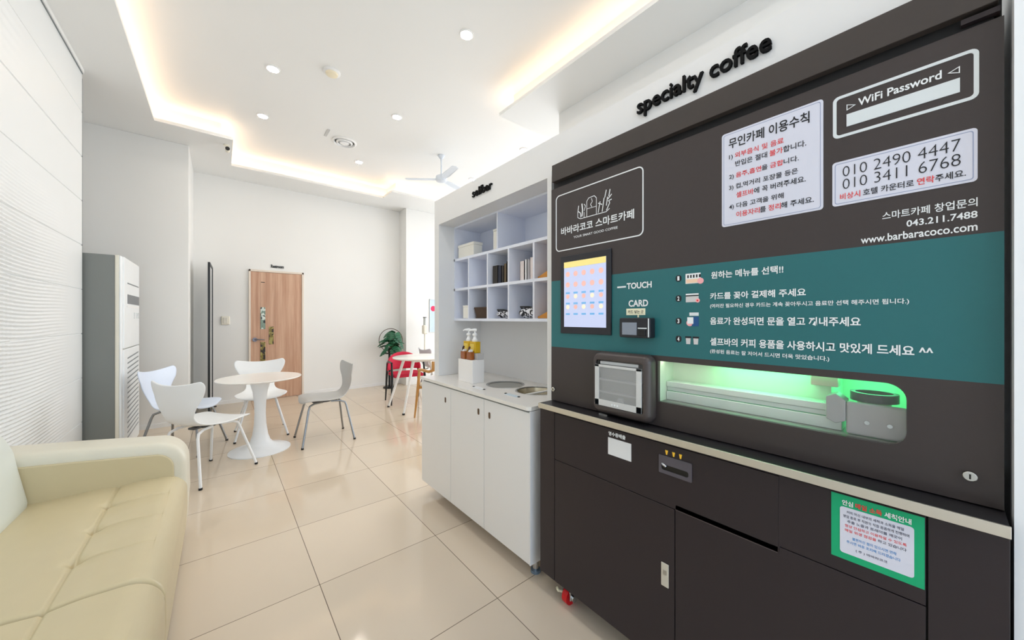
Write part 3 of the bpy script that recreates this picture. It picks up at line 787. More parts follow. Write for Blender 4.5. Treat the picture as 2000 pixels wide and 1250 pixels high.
book(BOOKPK, 1.52, 1.560, 1.57, .130, 1.53, 'tall pale pink book against the right divider of the pale books', G2)
def wedge(z, label):
    tag(MB().prism([(1.495, z), (1.285, z), (1.285, z+.085), (1.30, z+.085), (1.485, z+.012), (1.495, z+.012)], 'x', 1.42, 1.58).build('wooden_tray', WOODTRAY, bevel=.003), label, 'tray', 'honey wood trays')
wedge(1.53, 'honey wood wedge tray in the right cubby of the middle row')
wedge(1.30, 'honey wood wedge tray in the right cubby of the bottom row')
def basket(a, b):
    ang = 2*PI*a; 
    sx = max(-1, min(1, 1.25*math.cos(ang))); sy = max(-1, min(1, 1.25*math.sin(ang)))
    k = .84+.16*b
    return (1.50+.075*sx*k, 2.088+.098*sy*k, 1.302+.07*b)
bk = MB().grid(basket, 40, 5); bk.box(1.44, 1.56, 2.01, 2.165, 1.30, 1.305)
o = tag(bk.build('wicker_basket', BASKET, solid=.006), 'dark brown wicker basket in the second bottom cubby', 'basket')
MB().tube([(basket(i/40, 1)[0], basket(i/40, 1)[1], 1.372) for i in range(40)], .005, 8, closed=True).build('rim', BASKET, o, smooth=True)
def pouch(x, y, rx, ry, h, label):
    def fn(a, b):
        ang = 2*PI*a; p = .1+.9*math.sin(PI*(.06+.88*b))**.5
        lump = 1+.08*math.sin(5*ang+2*b)
        return (x+rx*p*lump*math.copysign(abs(math.cos(ang))**.7, math.cos(ang)), y+ry*p*lump*math.copysign(abs(math.sin(ang))**.7, math.sin(ang)), 1.300+h*b)
    o = tag(MB().grid(fn, 40, 14).build('cloth_pouch', ZEBRA, smooth=True, angle=180), label, 'pouch')
    MB().tube([(x-.02, y+ry*.75, 1.30+h*.8), (x-.035, y+ry*.8, 1.30+h*1.08), (x-.035, y-ry*.1, 1.30+h*1.05), (x-.02, y-ry*.7, 1.30+h*.85)], .006, 8).build('strap', BLACK, o, smooth=True)
pouch(1.475, 1.845, .05, .075, .052, 'small zebra-patterned pouch in the middle bottom cubby')
pouch(1.49, 1.615, .06, .088, .066, 'larger zebra-patterned pouch in the fourth bottom cubby')

for o in COL.objects:
    if o.parent is None and o.name.split('.')[0] in ('storage_box', 'book', 'wooden_tray', 'cloth_pouch', 'wicker_basket'):
        o.location.z += .004 if o.name.startswith('wicker') else .0008
# base cabinet
t = thing('base_cabinet', 'white three-door base cabinet under the self bar worktop', 'cabinet', (0, 0, 0))
XC = 1.165
MB().box(XC+.02, 1.64, 1.286, 2.479, .095, .113).box(1.622, 1.64, 1.286, 2.479, .113, .846).box(XC+.02, 1.622, 2.461, 2.479, .113, .846).box(XC+.02, 1.622, 2.045, 2.061, .113, .846).build('carcass', WHITE_LAM, t)
MB().box(XC+.0, 1.64, 1.279, 1.285, .095, .846).build('side_panel', WHITE_LAM, t)
for (y0, y1, hy, hz) in ((2.054, 2.479, 2.12, .755), (1.674, 2.050, 1.726, .757), (1.286, 1.670, 1.617, .757)):
    dd_ = MB().box(XC, XC+.0185, y0, y1, .097, .838).build('door', WHITE_LAM, t, bevel=.0015)
    MB().prism(rnd_rect(hy-.009, hy+.009, hz-.018, hz+.018, .008), 'x', XC-.0012, XC+.004).build('finger_pull', BRASS, dd_)
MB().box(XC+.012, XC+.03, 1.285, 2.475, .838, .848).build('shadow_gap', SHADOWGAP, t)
for (x, y) in ((1.254, 1.335), (1.33, 2.40), (1.6, 1.335), (1.6, 2.40), (1.33, 1.86)):
    l = MB().cyl((x, y, .012), .016, .083, n=18).build('leg', CHROME, t, smooth=True)
    MB().cyl((x, y, 0), .026, .014, n=20).build('foot', mat('foot_blue_grey', (120, 140, 160), .35, metal=.4), l, smooth=True)

# worktop with two round chute holes
def worktop():
    bm = bmesh.new(); z = .868
    P = [(1.155, 2.482), (1.155, 1.300), (1.160, 1.287), (1.172, 1.278), (1.651, 1.272), (1.651, 2.482)]
    edges = []
    def ring(pts):
        vs = [bm.verts.new((x, y, z)) for x, y in pts]
        for i in range(len(vs)): edges.append(bm.edges.new((vs[i], vs[(i+1) % len(vs)])))
    ring(P)
    for (cx, cy) in ((1.442, 1.824), (1.463, 1.55)): ring([(cx+.122*math.cos(2*PI*i/48), cy+.122*math.sin(2*PI*i/48)) for i in range(48)])
    bmesh.ops.triangle_fill(bm, use_beauty=True, use_dissolve=False, edges=edges)
    r = bmesh.ops.extrude_face_region(bm, geom=list(bm.faces))
    for v in [g for g in r['geom'] if isinstance(g, bmesh.types.BMVert)]: v.co.z -= .019
    bmesh.ops.recalc_face_normals(bm, faces=bm.faces)
    me = bpy.data.meshes.new('worktop'); bm.to_mesh(me); bm.free(); me.materials.append(STONE)
    o = bpy.data.objects.new('worktop', me); COL.objects.link(o); return o
tag(worktop(), 'white stone worktop with two round holes on the self bar', 'worktop')
t = thing('waste_chute', 'round steel waste chute closed by a flat lid, left of the open one', 'waste chute', (1.442, 1.824, .868), 0, 'waste chutes in the worktop')
MB().lathe([(.112, -.03), (.121, -.03), (.121, .0015), (.126, .0025), (.126, .0005), (.121, 0), (.116, 0), (.112, -.002)], n=48, caps=False).build('rim', STEEL, t, smooth=True)
MB().cyl((0, 0, -.012), .112, .008, n=48).build('lid', CHUTE, t)
t = thing('waste_chute', 'open round steel waste chute beside the coffee machine', 'waste chute', (1.463, 1.55, .868), 0, 'waste chutes in the worktop')
MB().lathe([(.115, -.025), (.121, -.025), (.121, .0015), (.126, .0025), (.126, .0005), (.121, 0), (.116, 0)], n=48, caps=False).build('rim', STEEL, t, smooth=True)
def chbowl(a, b):
    an = 2*PI*a; r = .115*(1-.25*b); return (r*math.cos(an), r*math.sin(an), -.004-.14*b)
MB().grid(chbowl, 49, 5).build('funnel', CHUTEIN, t, smooth=True, angle=180)
MB().box(-.11, .11, -.012, .012, -.015, -.01).build('bar', mat('bar_white', (235, 235, 232), .3), t)
for (x, y, lab) in ((1.24, 1.834, 'small white label card on the worktop in front of the closed waste chute'), (1.268, 1.543, 'small pale blue label card on the worktop in front of the open waste chute')):
    o = tag(MB().box(x-.018, x+.018, y-.05, y+.05, .868, .8695).build('label_card', mat('card_white', (240, 242, 244), .3) if y > 1.7 else mat('card_blue', (206, 222, 232), .3)), lab, 'label', 'worktop label cards')
    for s_ in (-1, 1): MB().cyl((x, y+s_*.058, .868), .007, .004, n=12).build('stud', BLACK, o)

# pump bottles and their holder
t = thing('bottle_holder', 'white box-shaped bottle holder at the left end of the worktop', 'holder', (0, 0, .868))
MB().box(1.285, 1.380, 1.975, 2.155, 0, .154).build('box', mat('holder_white', (238, 236, 234), .35), t, bevel=.003)
MB().box(1.325, 1.378, 1.977, 2.153, .154, .196).build('riser', ACRYL, t, bevel=.002)
def pump(x, y, lab):
    b = thing('pump_bottle', lab, 'bottle', (x, y, 1.0645), 0, 'yellow pump bottles')
    MB().prism(rnd_rect(-.024, .024, -.036, .036, .008), 'z', 0, .078).build('body', SYRUP, b, bevel=.003)
    MB().box(-.0247, -.0235, -.024, .024, .016, .062).build('label', mat('bottle_label', (232, 204, 90), .5), b)
    MB().lathe([(.018, .078), (.019, .090), (.013, .097), (.010, .112), (.017, .120), (.017, .130), (.009, .135)], n=24).build('pump', PUMP, b, smooth=True)
    MB().tube([(0, 0, .13), (0, 0, .150)], .006, 10).tube([(.01, -.008, .156), (0, 0, .157), (-.018, .026, .156), (-.024, .034, .148)], [.009, .010, .006, .005], 10).build('spout', PUMP, b, smooth=True)
pump(1.352, 2.125, 'left yellow pump bottle with white pump on the white holder')
pump(1.352, 2.047, 'right yellow pump bottle with white pump on the white holder')
def brown(x, y, lab):
    b = thing('syrup_bottle', lab, 'bottle', (x, y, 1.0225), 0, 'small brown bottles')
    MB().prism(rnd_rect(-.016, .016, -.028, .028, .006), 'z', 0, .052).build('body', BROWNS, b, bevel=.003)
    MB().prism(rnd_rect(-.014, .014, -.012, .012, .006), 'z', .052, .068).build('cap', PUMP, b, bevel=.002)
    MB().tube([(-.008, .004, .06), (-.012, -.004, .076), (-.012, -.012, .086)], .007, 10).build('nozzle', mat('nozzle_brown', (64, 30, 24), .4), b, smooth=True)
brown(1.304, 2.105, 'left small brown bottle standing before the yellow pump bottles')
brown(1.304, 2.03, 'right small brown bottle standing before the yellow pump bottles')

# ------------------------------------------------------------------ coffee machine
M = thing('coffee_machine', 'large dark robot coffee vending machine with teal band and menu screen', 'coffee machine', (0, 0, 0))
XP, XL = 1.23, 1.17
ml, mr_ = 1.199, -.077
# carcass around the lit cavity
MB().box(1.245, 1.62, mr_+.002, ml-.002, 1.165, 2.0).box(1.245, 1.62, mr_+.002, ml-.002, .89, .985).box(1.245, 1.62, mr_+.002, .04, .985, 1.165).box(1.245, 1.62, .68, ml-.002, .985, 1.165).box(1.55, 1.62, .04, .68, .985, 1.165).build('cabinet_body', MDARK, M)
hd = MB().box(1.215, 1.6, -.07, 1.182, 1.944, 2.024).build('header', MHEAD, M, bevel=.002)
MB().box(1.238, 1.6, -.065, 1.176, 1.915, 1.944).build('header_gap', MDARK, M)
MB().box(1.222, 1.245, -.072, -.022, 1.925, 1.936).build('latch', MBODY, M)
up = MB().box(XP, 1.246, mr_, ml, 1.478, 1.916).build('upper_panel', MBROWN, M)
tl = MB().box(XP, 1.246, mr_, ml, 1.1655, 1.478).build('teal_panel', TEAL, M)
# lower panel with the window cut out (rounded right corners)
wy0, wy1, wz0, wz1, wr = .056, .662, .999, 1.146, .036
lp = MB().box(XP, 1.246, mr_, wy0, .91, 1.1655).box(XP, 1.246, wy1, ml, .91, 1.1655).box(XP, 1.246, wy0, wy1, .91, wz0).box(XP, 1.246, wy0, wy1, wz1, 1.1655)
for (cz, s_) in ((wz1, -1), (wz0, 1)):
    pts = [(wy0, cz)]
    for k in range(9):
        a = math.radians(90*k/8); pts.append((wy0+wr-wr*math.sin(a), cz+s_*(wr-wr*math.cos(a))))
    lp.prism(pts, 'x', XP, 1.246)
lp = lp.build('lower_panel', MBROWN, M)
MB().box(1.241, 1.6, mr_, ml, .9, .911).build('panel_gap', MDARK, M)
# thin pale edge round the window
# interior
iv = MB().box(1.345, 1.36, .215, .68, .985, 1.165).box(1.345, 1.53, .205, .215, .985, 1.165).box(1.53, 1.55, .04, .215, .985, 1.165).box(1.246, 1.36, .662, .68, .985, 1.165).box(1.246, 1.55, .04, .055, .985, 1.165).box(1.246, 1.55, .04, .68, 1.15, 1.165)
cav = iv.build('cavity', CAVITY, M)
MB().box(1.246, 1.55, .055, .662, .985, .9975).build('cavity_floor', mat('cavity_floor_grey', (120, 124, 120), .45), M)
MB().box(1.290, 1.345, .175, .661, .998, 1.030).box(1.297, 1.345, .175, .661, 1.030, 1.046).box(1.292, 1.345, .175, .661, 1.046, 1.066).build('rail', RAILM, M, bevel=.002)
MB().box(1.2955, 1.2975, .175, .661, 1.030, 1.032).build('rail_groove', mat('groove_green', (60, 140, 100), .5), M)
gr = MB().box(1.270, 1.284, .055, .165, .998, 1.083).build('gripper_plate', CAVGREY, M, bevel=.006)
gp = MB().prism([(.165, 1.083), (.165, 1.03), (.185, 1.02), (.205, 1.03), (.205, 1.09), (.185, 1.10)], 'x', 1.270, 1.32).build('gripper_jaw', CAVGREY, M, bevel=.003)
MB().lathe([(.036, 0), (.046, 0), (.046, .022), (.036, .022), (.036, 0)], c=(1.332, .118, 1.083), n=36, caps=False).build('cup_ring', mat('ring_dark', (52, 60, 56), .4), M, smooth=True)
MB().lathe([(.026, -.03), (.034, .008), (.031, .008), (.02, -.028), (.0, -.028)], c=(1.332, .118, 1.078), n=32, caps=False).build('paper_cup', mat('cup_cream', (216, 220, 190), .5), M, smooth=True)
MB().cyl((1.270, .125, 1.035), .005, -.003, 'x', 14).build('screw', CHROME, gr)
MB().cyl((1.270, .085, 1.035), .005, -.003, 'x', 14).build('screw', CHROME, gr)
MB().box(1.31, 1.345, .185, .245, 1.110, 1.14).build('sensor_block', mat('sensor_beige', (196, 186, 170), .5), M, bevel=.003)
MB().box(1.25, 1.2525, .056, .662, 1.0, 1.145).build('window_pane', pane_mat('window_glass', .04, .015, (235, 240, 238)), M)

# hatch (drink door)
hf = MB()
oy0, oy1, oz0, oz1 = .667, .922, .917, 1.166
outer = rnd_rect(oy0, oy1, oz0, oz1, .03); inner = rnd_rect(oy0+.030, oy1-.016, oz0+.034, oz1-.034, .012); n = len(outer)
mid = rnd_rect(oy0+.014, oy1-.006, oz0+.012, oz1-.012, .022); vs = [(XP+.001, p[0], p[1]) for p in outer]+[(1.200, p[0], p[1]) for p in outer]+[(1.186, p[0], p[1]) for p in mid]+[(1.186, p[0], p[1]) for p in inner]+[(XP+.001, p[0], p[1]) for p in inner]
fs = []
for j in range(5):
    k = (j+1) % 5
    fs += [(j*n+i, j*n+(i+1) % n, k*n+(i+1) % n, k*n+i) for i in range(n)]
hf.add(vs, fs)
hatch = hf.build('drink_hatch', DOORFR, M, bevel=.006, seg=3)
MB().box(1.224, 1.229, .695, .908, .95, 1.135).build('recess', mat('recess_grey', (170, 170, 170), .4), hatch)
MB().box(1.2, 1.226, .715, .90, 1.0, 1.006).box(1.2, 1.226, .715, .90, 1.05, 1.056).build('tray_slats', mat('slat_grey', (214, 216, 216), .4), hatch)
MB().box(1.184, 1.188, .700, .908, .951, .975).box(1.184, 1.188, .700, .722, .951, 1.115).box(1.184, 1.188, .888, .908, .951, 1.115).box(1.184, 1.188, .700, .908, 1.105, 1.115).build('flap_rim', FROST, hatch, bevel=.001)
MB().box(1.1855, 1.187, .722, .888, .975, 1.105).build('flap_pane', pane_mat('flap_clear', .06, .32, (190, 192, 194)), hatch)
MB().box(1.196, 1.198, .72, .89, 1.116, 1.128).build('top_strip', FROST, hatch)
MB().cyl((1.198, .898, 1.124), .008, -.004, 'x', 16).build('hinge_pin', BLACK, hatch)
for k in range(3): MB().cyl((1.184, .825-.012*k, .962), .0035, -.002, 'x', 12).build('embossed_dot', PRINTW, hatch)
MB().cyl((1.2, .80, .975), .016, .01, 'x', 6).build('inner_knob', FROST, hatch)
MB().box(1.2, 1.226, .86, .90, .905, .913).build('hinge_plate', STEEL, hatch)

# touch screen
bz = MB().box(1.222, XP+.001, .858, 1.133, 1.232, 1.585).build('touch_screen', READER, M, bevel=.002)
MB().box(1.2205, 1.223, .880, 1.109, 1.262, 1.556).build('display', SCREEN, bz)
MB().box(1.2195, 1.2206, .880, 1.109, 1.530, 1.556).build('title_bar', SCRY, bz)
for r_ in range(5):
    for c_ in range(5):
        y = 1.086-.0455*c_; z = 1.500-.0475*r_
        if r_ < 2:
            MB().cyl((1.2203, y, z), .012, -.0006, 'x', 14).build('drink_icon', SCRP, bz)
        else:
            MB().box(1.2197, 1.2203, y-.012, y+.012, z+.006, z+.014).build('drink_caption', SCRB, bz)
            if r_ < 4: MB().cyl((1.2203, y, z-.006), .010, -.0006, 'x', 14).build('drink_icon', SCRC if (r_+c_) % 2 else SCRP, bz)

# card reader
cr = MB().prism(rnd_rect(.672, .80, 1.228, 1.302, .006), 'x', 1.195, XP).build('card_reader', READER, M, bevel=.003)
MB().box(1.193, 1.1955, .725, .787, 1.238, 1.285).build('reader_display', READSCR, cr, bevel=.001)
MB().box(1.193, 1.1955, .676, .680, 1.232, 1.300).build('edge_strip', PRINTG, cr)
MB().box(1.190, 1.1955, .69, .718, 1.236, 1.258).build('card_slot', BLACK, cr, bevel=.002)
MB().box(1.193, 1.1955, .685, .72, 1.262, 1.266).build('reader_line', PRINTG, cr)
stk = MB().box(XP-.001, XP, .711, .791, 1.313, 1.338).box(XP-.001, XP, .737, .743, 1.304, 1.313).build('cream_sticker', STICKER, M)

# locks
for (y, z) in ((-.034, .967), (1.179, .964)):
    lk = MB().cyl((XP+.001, y, z), .0105, -.012, 'x', 28).build('lock', LOCKM, M, bevel=.002)
    MB().box(XP-.0125, XP-.011, y-.0012, y+.0012, z-.005, z+.005).build('keyhole', BLACK, lk)

# printed lettering on the panels
def texts(parent, rows, X, mats, names):
    for (segs, yL, yR, zb, zt, *bold) in rows:
        dest = {k: MB() for k in mats}
        line_on_x(dest, segs, yL, yR, zb, zt, X, bold=bold[0] if bold else .012)
        for k in mats:
            if dest[k].v: dest[k].build(names[k], mats[k], parent)
def outline(mb, pts_o, pts_i, x0, x1):
    n = len(pts_o)
    vs = [(x1, *p) for p in pts_o]+[(x0, *p) for p in pts_o]+[(x0, *p) for p in pts_i]+[(x1, *p) for p in pts_i]
    fs = []
    for j in range(3): fs += [(j*n+i, j*n+(i+1) % n, (j+1)*n+(i+1) % n, (j+1)*n+i) for i in range(n)]
    return mb.add(vs, fs)
W = {'w': PRINTW}; NW = {'w': 'lettering'}
e = .0012
# logo plate: rounded outline, tray-of-cups emblem, names
lg = outline(MB(), rnd_rect(.718, 1.169, 1.613, 1.877, .022), rnd_rect(.7225, 1.1645, 1.6175, 1.8725, .018), XP-e, XP).build('logo_outline', PRINTW, M)
em = MB(); Xe = XP-e
def stroke(pts, w=.0022): 
    for (a, b) in zip(pts[:-1], pts[1:]):
        dy, dz = b[0]-a[0], b[1]-a[1]; L = math.hypot(dy, dz); ny, nz = -dz/L*w/2, dy/L*w/2
        em.add([(Xe, a[0]+ny, a[1]+nz), (Xe, b[0]+ny, b[1]+nz), (Xe, b[0]-ny, b[1]-nz), (Xe, a[0]-ny, a[1]-nz)], [(0, 1, 2, 3)])
stroke([(1.035, 1.775), (1.035, 1.748), (1.02, 1.740), (.885, 1.740), (.868, 1.750)], .003)
stroke([(.985, 1.742), (.985, 1.808), (.975, 1.820), (.945, 1.822), (.934, 1.81), (.934, 1.742)], .003)
stroke([(.985, 1.775), (.934, 1.775)]); stroke([(.96, 1.815), (.955, 1.80), (.965, 1.79), (.958, 1.778)], .003)
stroke([(1.03, 1.80), (1.034, 1.776), (1.02, 1.765), (1.018, 1.745)], .004); stroke([(1.012, 1.805), (1.008, 1.775), (1.012, 1.748)], .006)
stroke([(1.0, 1.80), (.992, 1.79), (1.0, 1.77)], .003); stroke([(1.0, 1.765), (1.0, 1.742)], .003)
for (y0, z0, y1, z1) in ((.925, 1.745, .915, 1.79), (.925, 1.785, .905, 1.775), (.905, 1.745, .895, 1.80), (.892, 1.80, .884, 1.83), (.884, 1.765, .878, 1.80), (.872, 1.80, .866, 1.828), (.876, 1.79, .858, 1.806), (.876, 1.782, .858, 1.785), (.884, 1.745, .868, 1.772), (.868, 1.772, .872, 1.785)):
    stroke([(y0, z0), (y1, z1)], .004)
em.build('emblem', PRINTW, lg)
texts(lg, [([('바바라코코 스마트카페', 'w')], 1.135, .757, 1.685, 1.722, .018), ([('YOUR SMART GOOD COFFEE', 'w')], 1.060, .830, 1.660, 1.670, .008)], Xe, W, NW)
# wifi plate
wf = outline(MB(), rnd_rect(-.046, .184, 1.763, 1.870, .012), rnd_rect(-.039, .177, 1.770, 1.863, .007), XP-e, XP).box(XP-e, XP, -.021, .158, 1.787, 1.818).build('wifi_plate', PRINTG, M)
for (cy, s_) in ((.150, 1), (-.013, -1)):
    o_ = [(cy+.008*s_, 1.843), (cy-.009*s_, 1.8355), (cy+.008*s_, 1.828)]
    c0 = (sum(p[0] for p in o_)/3, sum(p[1] for p in o_)/3)
    i_ = [(c0[0]+(p[0]-c0[0])*.72, c0[1]+(p[1]-c0[1])*.72) for p in o_]
    outline(MB(), o_, i_, XP-e, XP).build('triangle', PRINTW, wf)
texts(wf, [([('WiFi Password', 'w')], .137, .004, 1.829, 1.848, .02)], Xe, W, NW)
# usage notice
K = {'k': PRINTK, 'r': PRINTR}; NK = {'k': 'black_lettering', 'r': 'red_lettering'}
def paper(name, y0, y1, z0, z1, r):
    o = MB().prism(rnd_rect(y0, y1, z0, z1, r), 'x', XP-.0015, XP).build(name, PAPER, M)
    outline(MB(), rnd_rect(y0+.005, y1-.005, z0+.005, z1-.005, r*.7), rnd_rect(y0+.0063, y1-.0063, z0+.0063, z1-.0063, r*.65), XP-.0019, XP-.0014).build('border_line', PAPERE, o)
    return o
X2 = XP-.0024
no = paper('usage_notice', .203, .448, 1.588, 1.880, .008)
h = .0175
texts(no, [([('무인카페 이용수칙', 'k')], .428, .231, 1.828, 1.860, .016),
  ([('1) ', 'k'), ('외부음식 및 음료', 'r')], .427, .288, 1.792, 1.792+h+.002),
  ([('반입은 절대 ', 'k'), ('불가', 'r'), ('합니다.', 'k')], .410, .238, 1.768, 1.768+h),
  ([('2) ', 'k'), ('음주,흡연', 'r'), ('을 ', 'k'), ('금합', 'r'), ('니다.', 'k')], .427, .254, 1.731, 1.731+h+.001),
  ([('3) 컵,먹거리 포장물 등은', 'k')], .427, .256, 1.697, 1.697+h+.001),
  ([('셀프바', 'r'), ('에 꼭 버려주세요.', 'k')], .407, .239, 1.671, 1.671+h),
  ([('4) 다음 고객을 위해', 'k')], .427, .288, 1.637, 1.637+h+.001),
  ([('이용자리', 'r'), ('를 ', 'k'), ('정리', 'r'), ('해 주세요.', 'k')], .407, .222, 1.611, 1.611+h)], X2, K, NK)
ph = paper('phone_notice', -.044, .185, 1.589, 1.702, .007)
texts(ph, [([('010 2490 4447', 'k')], .165, -.022, 1.661, 1.687, -.014), ([('010 3411 6768', 'k')], .165, -.022, 1.629, 1.655, -.014),
  ([('비상시 ', 'r'), ('호텔 카운터로 ', 'k'), ('연락', 'r'), ('주세요.', 'k')], .170, -.029, 1.603, 1.619)], X2, K, NK)
# contact lines and band instructions
texts(up, [([('스마트카페 창업문의', 'w')], .095, -.044, 1.536, 1.555), ([('043.211.7488', 'w')], .056, -.044, 1.512, 1.527, .016), ([('www.barbaracoco.com', 'w')], .132, -.044, 1.485, 1.503, .016)], Xe, W, NW)
texts(tl, [([('TOUCH', 'w')], .789, .685, 1.414, 1.438, .03), ([('CARD', 'w')], .781, .699, 1.345, 1.371, .03),
  ([('원하는 메뉴를 선택!!', 'w')], .480, .289, 1.428, 1.451, .022),
  ([('카드를 꽂아 결제해 주세요', 'w')], .483, .239, 1.361, 1.383, .022),
  ([('(여러잔 필요하신 경우 카드는 계속 꽂아두시고 음료만 선택 해주시면 됩니다.)', 'w')], .483, .052, 1.332, 1.347, .016),
  ([('음료가 완성되면 문을 열고 꺼내주세요', 'w')], .483, .132, 1.280, 1.304, .022),
  ([('셀프바의 커피 용품을 사용하시고 맛있게 드세요 ^^', 'w')], .483, .016, 1.213, 1.238, .022),
  ([('(완성된 음료는 잘 저어서 드시면 더욱 맛있습니다.)', 'w')], .483, .191, 1.186, 1.201, .016)], Xe, W, NW)
MB().box(Xe, XP, .793, .832, 1.4215, 1.4275).build('touch_arrow', PRINTW, tl)
texts(stk, [([('카드 넣는 곳', 'k')], .784, .718, 1.319, 1.332)], XP-.0016, {'k': PRINTK}, {'k': 'lettering'})
for i, z in enumerate((1.439, 1.369, 1.291, 1.229)):
    nb = MB().prism(rnd_rect(.5765, .5955, z-.011, z+.011, .008), 'x', Xe, XP).build('number_badge', PRINTK, M)
    texts(nb, [([(str(i+1), 'w')], .5895, .5825, z-.0075, z+.0075, .03)], XP-.002, W, {'w': 'numeral'})
PG = mat('print_grey', (206, 204, 204), .5)
def icon(base, m, pieces):
    o = base.build('step_icon', m, M)
    for (mb, mm, nm) in pieces: mb.build(nm, mm, o)
def bx(y0, y1, z0, z1, lay=0): return MB().box(XP-.001-.0003*lay, XP, y0, y1, z0, z1)
def dot(y, z, r, lay): return MB().cyl((XP, y, z), r, -.001-.0003*lay, 'x', 18)
keys = MB()
for k in range(5): keys.box(XP-.0013, XP, .556-.0095*k-.005, .556-.0095*k, 1.437, 1.447)
icon(bx(.513, .562, 1.418, 1.452), PRINTW, [(bx(.519, .560, 1.420, 1.433, 1), PEACH, 'menu_row'), (keys, PRINTK, 'key_pattern'), (dot(.513, 1.425, .010, 2), PINK, 'hand')])
icon(bx(.519, .561, 1.355, 1.384), PG, [(bx(.519, .561, 1.379, 1.384, 1), PRINTW, 'card_edge'), (bx(.519, .561, 1.375, 1.379, 1), PRINTK, 'card_stripe'), (dot(.522, 1.360, .007, 1), PINK, 'hand'), (dot(.5225, 1.360, .003, 2), PRINTR, 'chip')])
icon(bx(.519, .541, 1.274, 1.306), NAVYP, [(bx(.519, .549, 1.309, 1.320), PRINTG, 'hatch_lid'), (dot(.548, 1.285, .011, 0), PINK, 'hand'), (bx(.536, .556, 1.282, 1.304, 1), PRINTW, 'cup')])
for y in (.545, .520): icon(MB().prism([(y+.0015, 1.213), (y+.0145, 1.213), (y+.016, 1.234), (y, 1.234)], 'x', XP-.001, XP), PG, [(bx(y-.002, y+.018, 1.233, 1.239, 1), PRINTK, 'cup_lid')])

# ledge
lgd = MB().box(1.152, 1.245, -.078, 1.203, .900, .906).build('ledge', mat('ledge_black', (40, 38, 40), .35), M)
MB().box(1.148, 1.154, -.080, 1.205, .884, .907).box(1.154, 1.228, 1.2, 1.206, .884, .907).build('steel_edge', STEEL_W, lgd, bevel=.001)
# lower body
lb = MB().box(1.183, 1.62, -.08, 1.214, .112, .898).build('lower_body', MDARK, M)
MB().box(XL, 1.186, 1.1225, 1.214, .112, .886).build('left_stile', MBODY, M, bevel=.001)
MB().box(XL, 1.186, -.08, .0225, .112, .886).build('right_stile', MBODY, M, bevel=.001)
dr = MB().box(XL, 1.186, .2865, 1.1195, .665, .872).build('drawer', MBODY, M, bevel=.001)
MB().box(XL, 1.186, .0255, .284, .683, .886).box(XL, 1.186, .0255, 1.1195, .8735, .886).box(XL, 1.186, .2835, .2865, .665, .872).build('service_panel', MBODY, M, bevel=.001)
ld = MB().box(XL, 1.186, .5715, 1.1195, .112, .6625).build('cabinet_door', MBODY, M, bevel=.001)
MB().box(XL, 1.186, .0255, .5685, .112, .6805).build('cabinet_door', MBODY, M, bevel=.001)
MB().box(XL-.001, XL, .288, .5685, .6635, .6645).build('seam', mat('seam_brown', (96, 86, 84), .4), dr)
MB().box(XL-.004, XL, .590, .6165, .389, .468).build('door_pull', mat('pull_ivory', (206, 202, 190), .35, metal=.3), ld, bevel=.002)
MB().box(XL-.005, XL-.0035, .597, .609, .43, .445).build('pull_grip', STEEL, ld)
hp = outline(MB(), rnd_rect(.514, .624, .773, .834, .003), rnd_rect(.524, .615, .785, .804, .007), XL-.004, XL).build('drawer_handle', mat('handle_slate', (84, 80, 88), .35), dr)
MB().box(XL-.0012, XL-.0002, .522, .617, .783, .806).build('handle_slot', BLACK, hp)
MB().tube([(XL-.003, .612, .806), (XL-.006, .606, .803), (XL-.003, .60, .798)], .004, 8).build('handle_gleam', CHROME, hp, smooth=True)
for y in (.598, .574, .551): MB().prism([(y-.005, .853), (y+.005, .853), (y+.002, .838), (y-.002, .838)], 'x', XL-.001, XL).build('yellow_arrow', YEL, dr)
MB().box(XL-.0015, XL, .732, .833, .772, .838).build('white_label', mat('label_white', (226, 228, 230), .4), dr, bevel=.0005)
texts(dr, [([('영수증배출', 'w')], .831, .756, .846, .862, .03)], XL-.001, W, NW)
# green sign
gs = MB().box(XL-.0015, XL, .027, .178, .717, .872).build('green_notice', GREEN, M)
MB().prism(rnd_rect(.042, .162, .733, .844, .006), 'x', XL-.0022, XL-.0014).build('white_sheet', PAPER, gs)
C4 = {'w': PRINTW, 'r': PRINTR, 'k': mat('print_slate', (70, 74, 96), .5), 'b': PRINTB}; N4 = {'w': 'white_lettering', 'r': 'red_lettering', 'k': 'dark_lettering', 'b': 'blue_lettering'}
texts(gs, [([('안심 ', 'w'), ('매일 소독 ', 'r'), ('세척안내', 'w')], .158, .046, .848, .861, .024),
  ([('커피 머신 내부의 세척과 소독을 매일', 'k')], .150, .057, .830, .837), ([('영업 종료 후 직원이 직접 꼼꼼하게 진행하며', 'k')], .156, .049, .819, .826),
  ([('추출 노즐과 트레이를 깨끗이', 'k')], .149, .060, .808, .815), ([('항상 안심하고 이용하실 수 있도록', 'r')], .153, .053, .797, .804),
  ([('매일 위생 점검을 ', 'r'), ('하고 있습니다', 'k')], .153, .053, .786, .793),
  ([('불편하신 점이 있으시면 연락', 'b')], .140, .068, .770, .777), ([('주시면 바로 조치해 드리겠습니다', 'b')], .150, .062, .759, .766),
  ([('( 주 ) 바바라코코', 'k')], .134, .082, .744, .751)], XL-.0026, C4, N4)
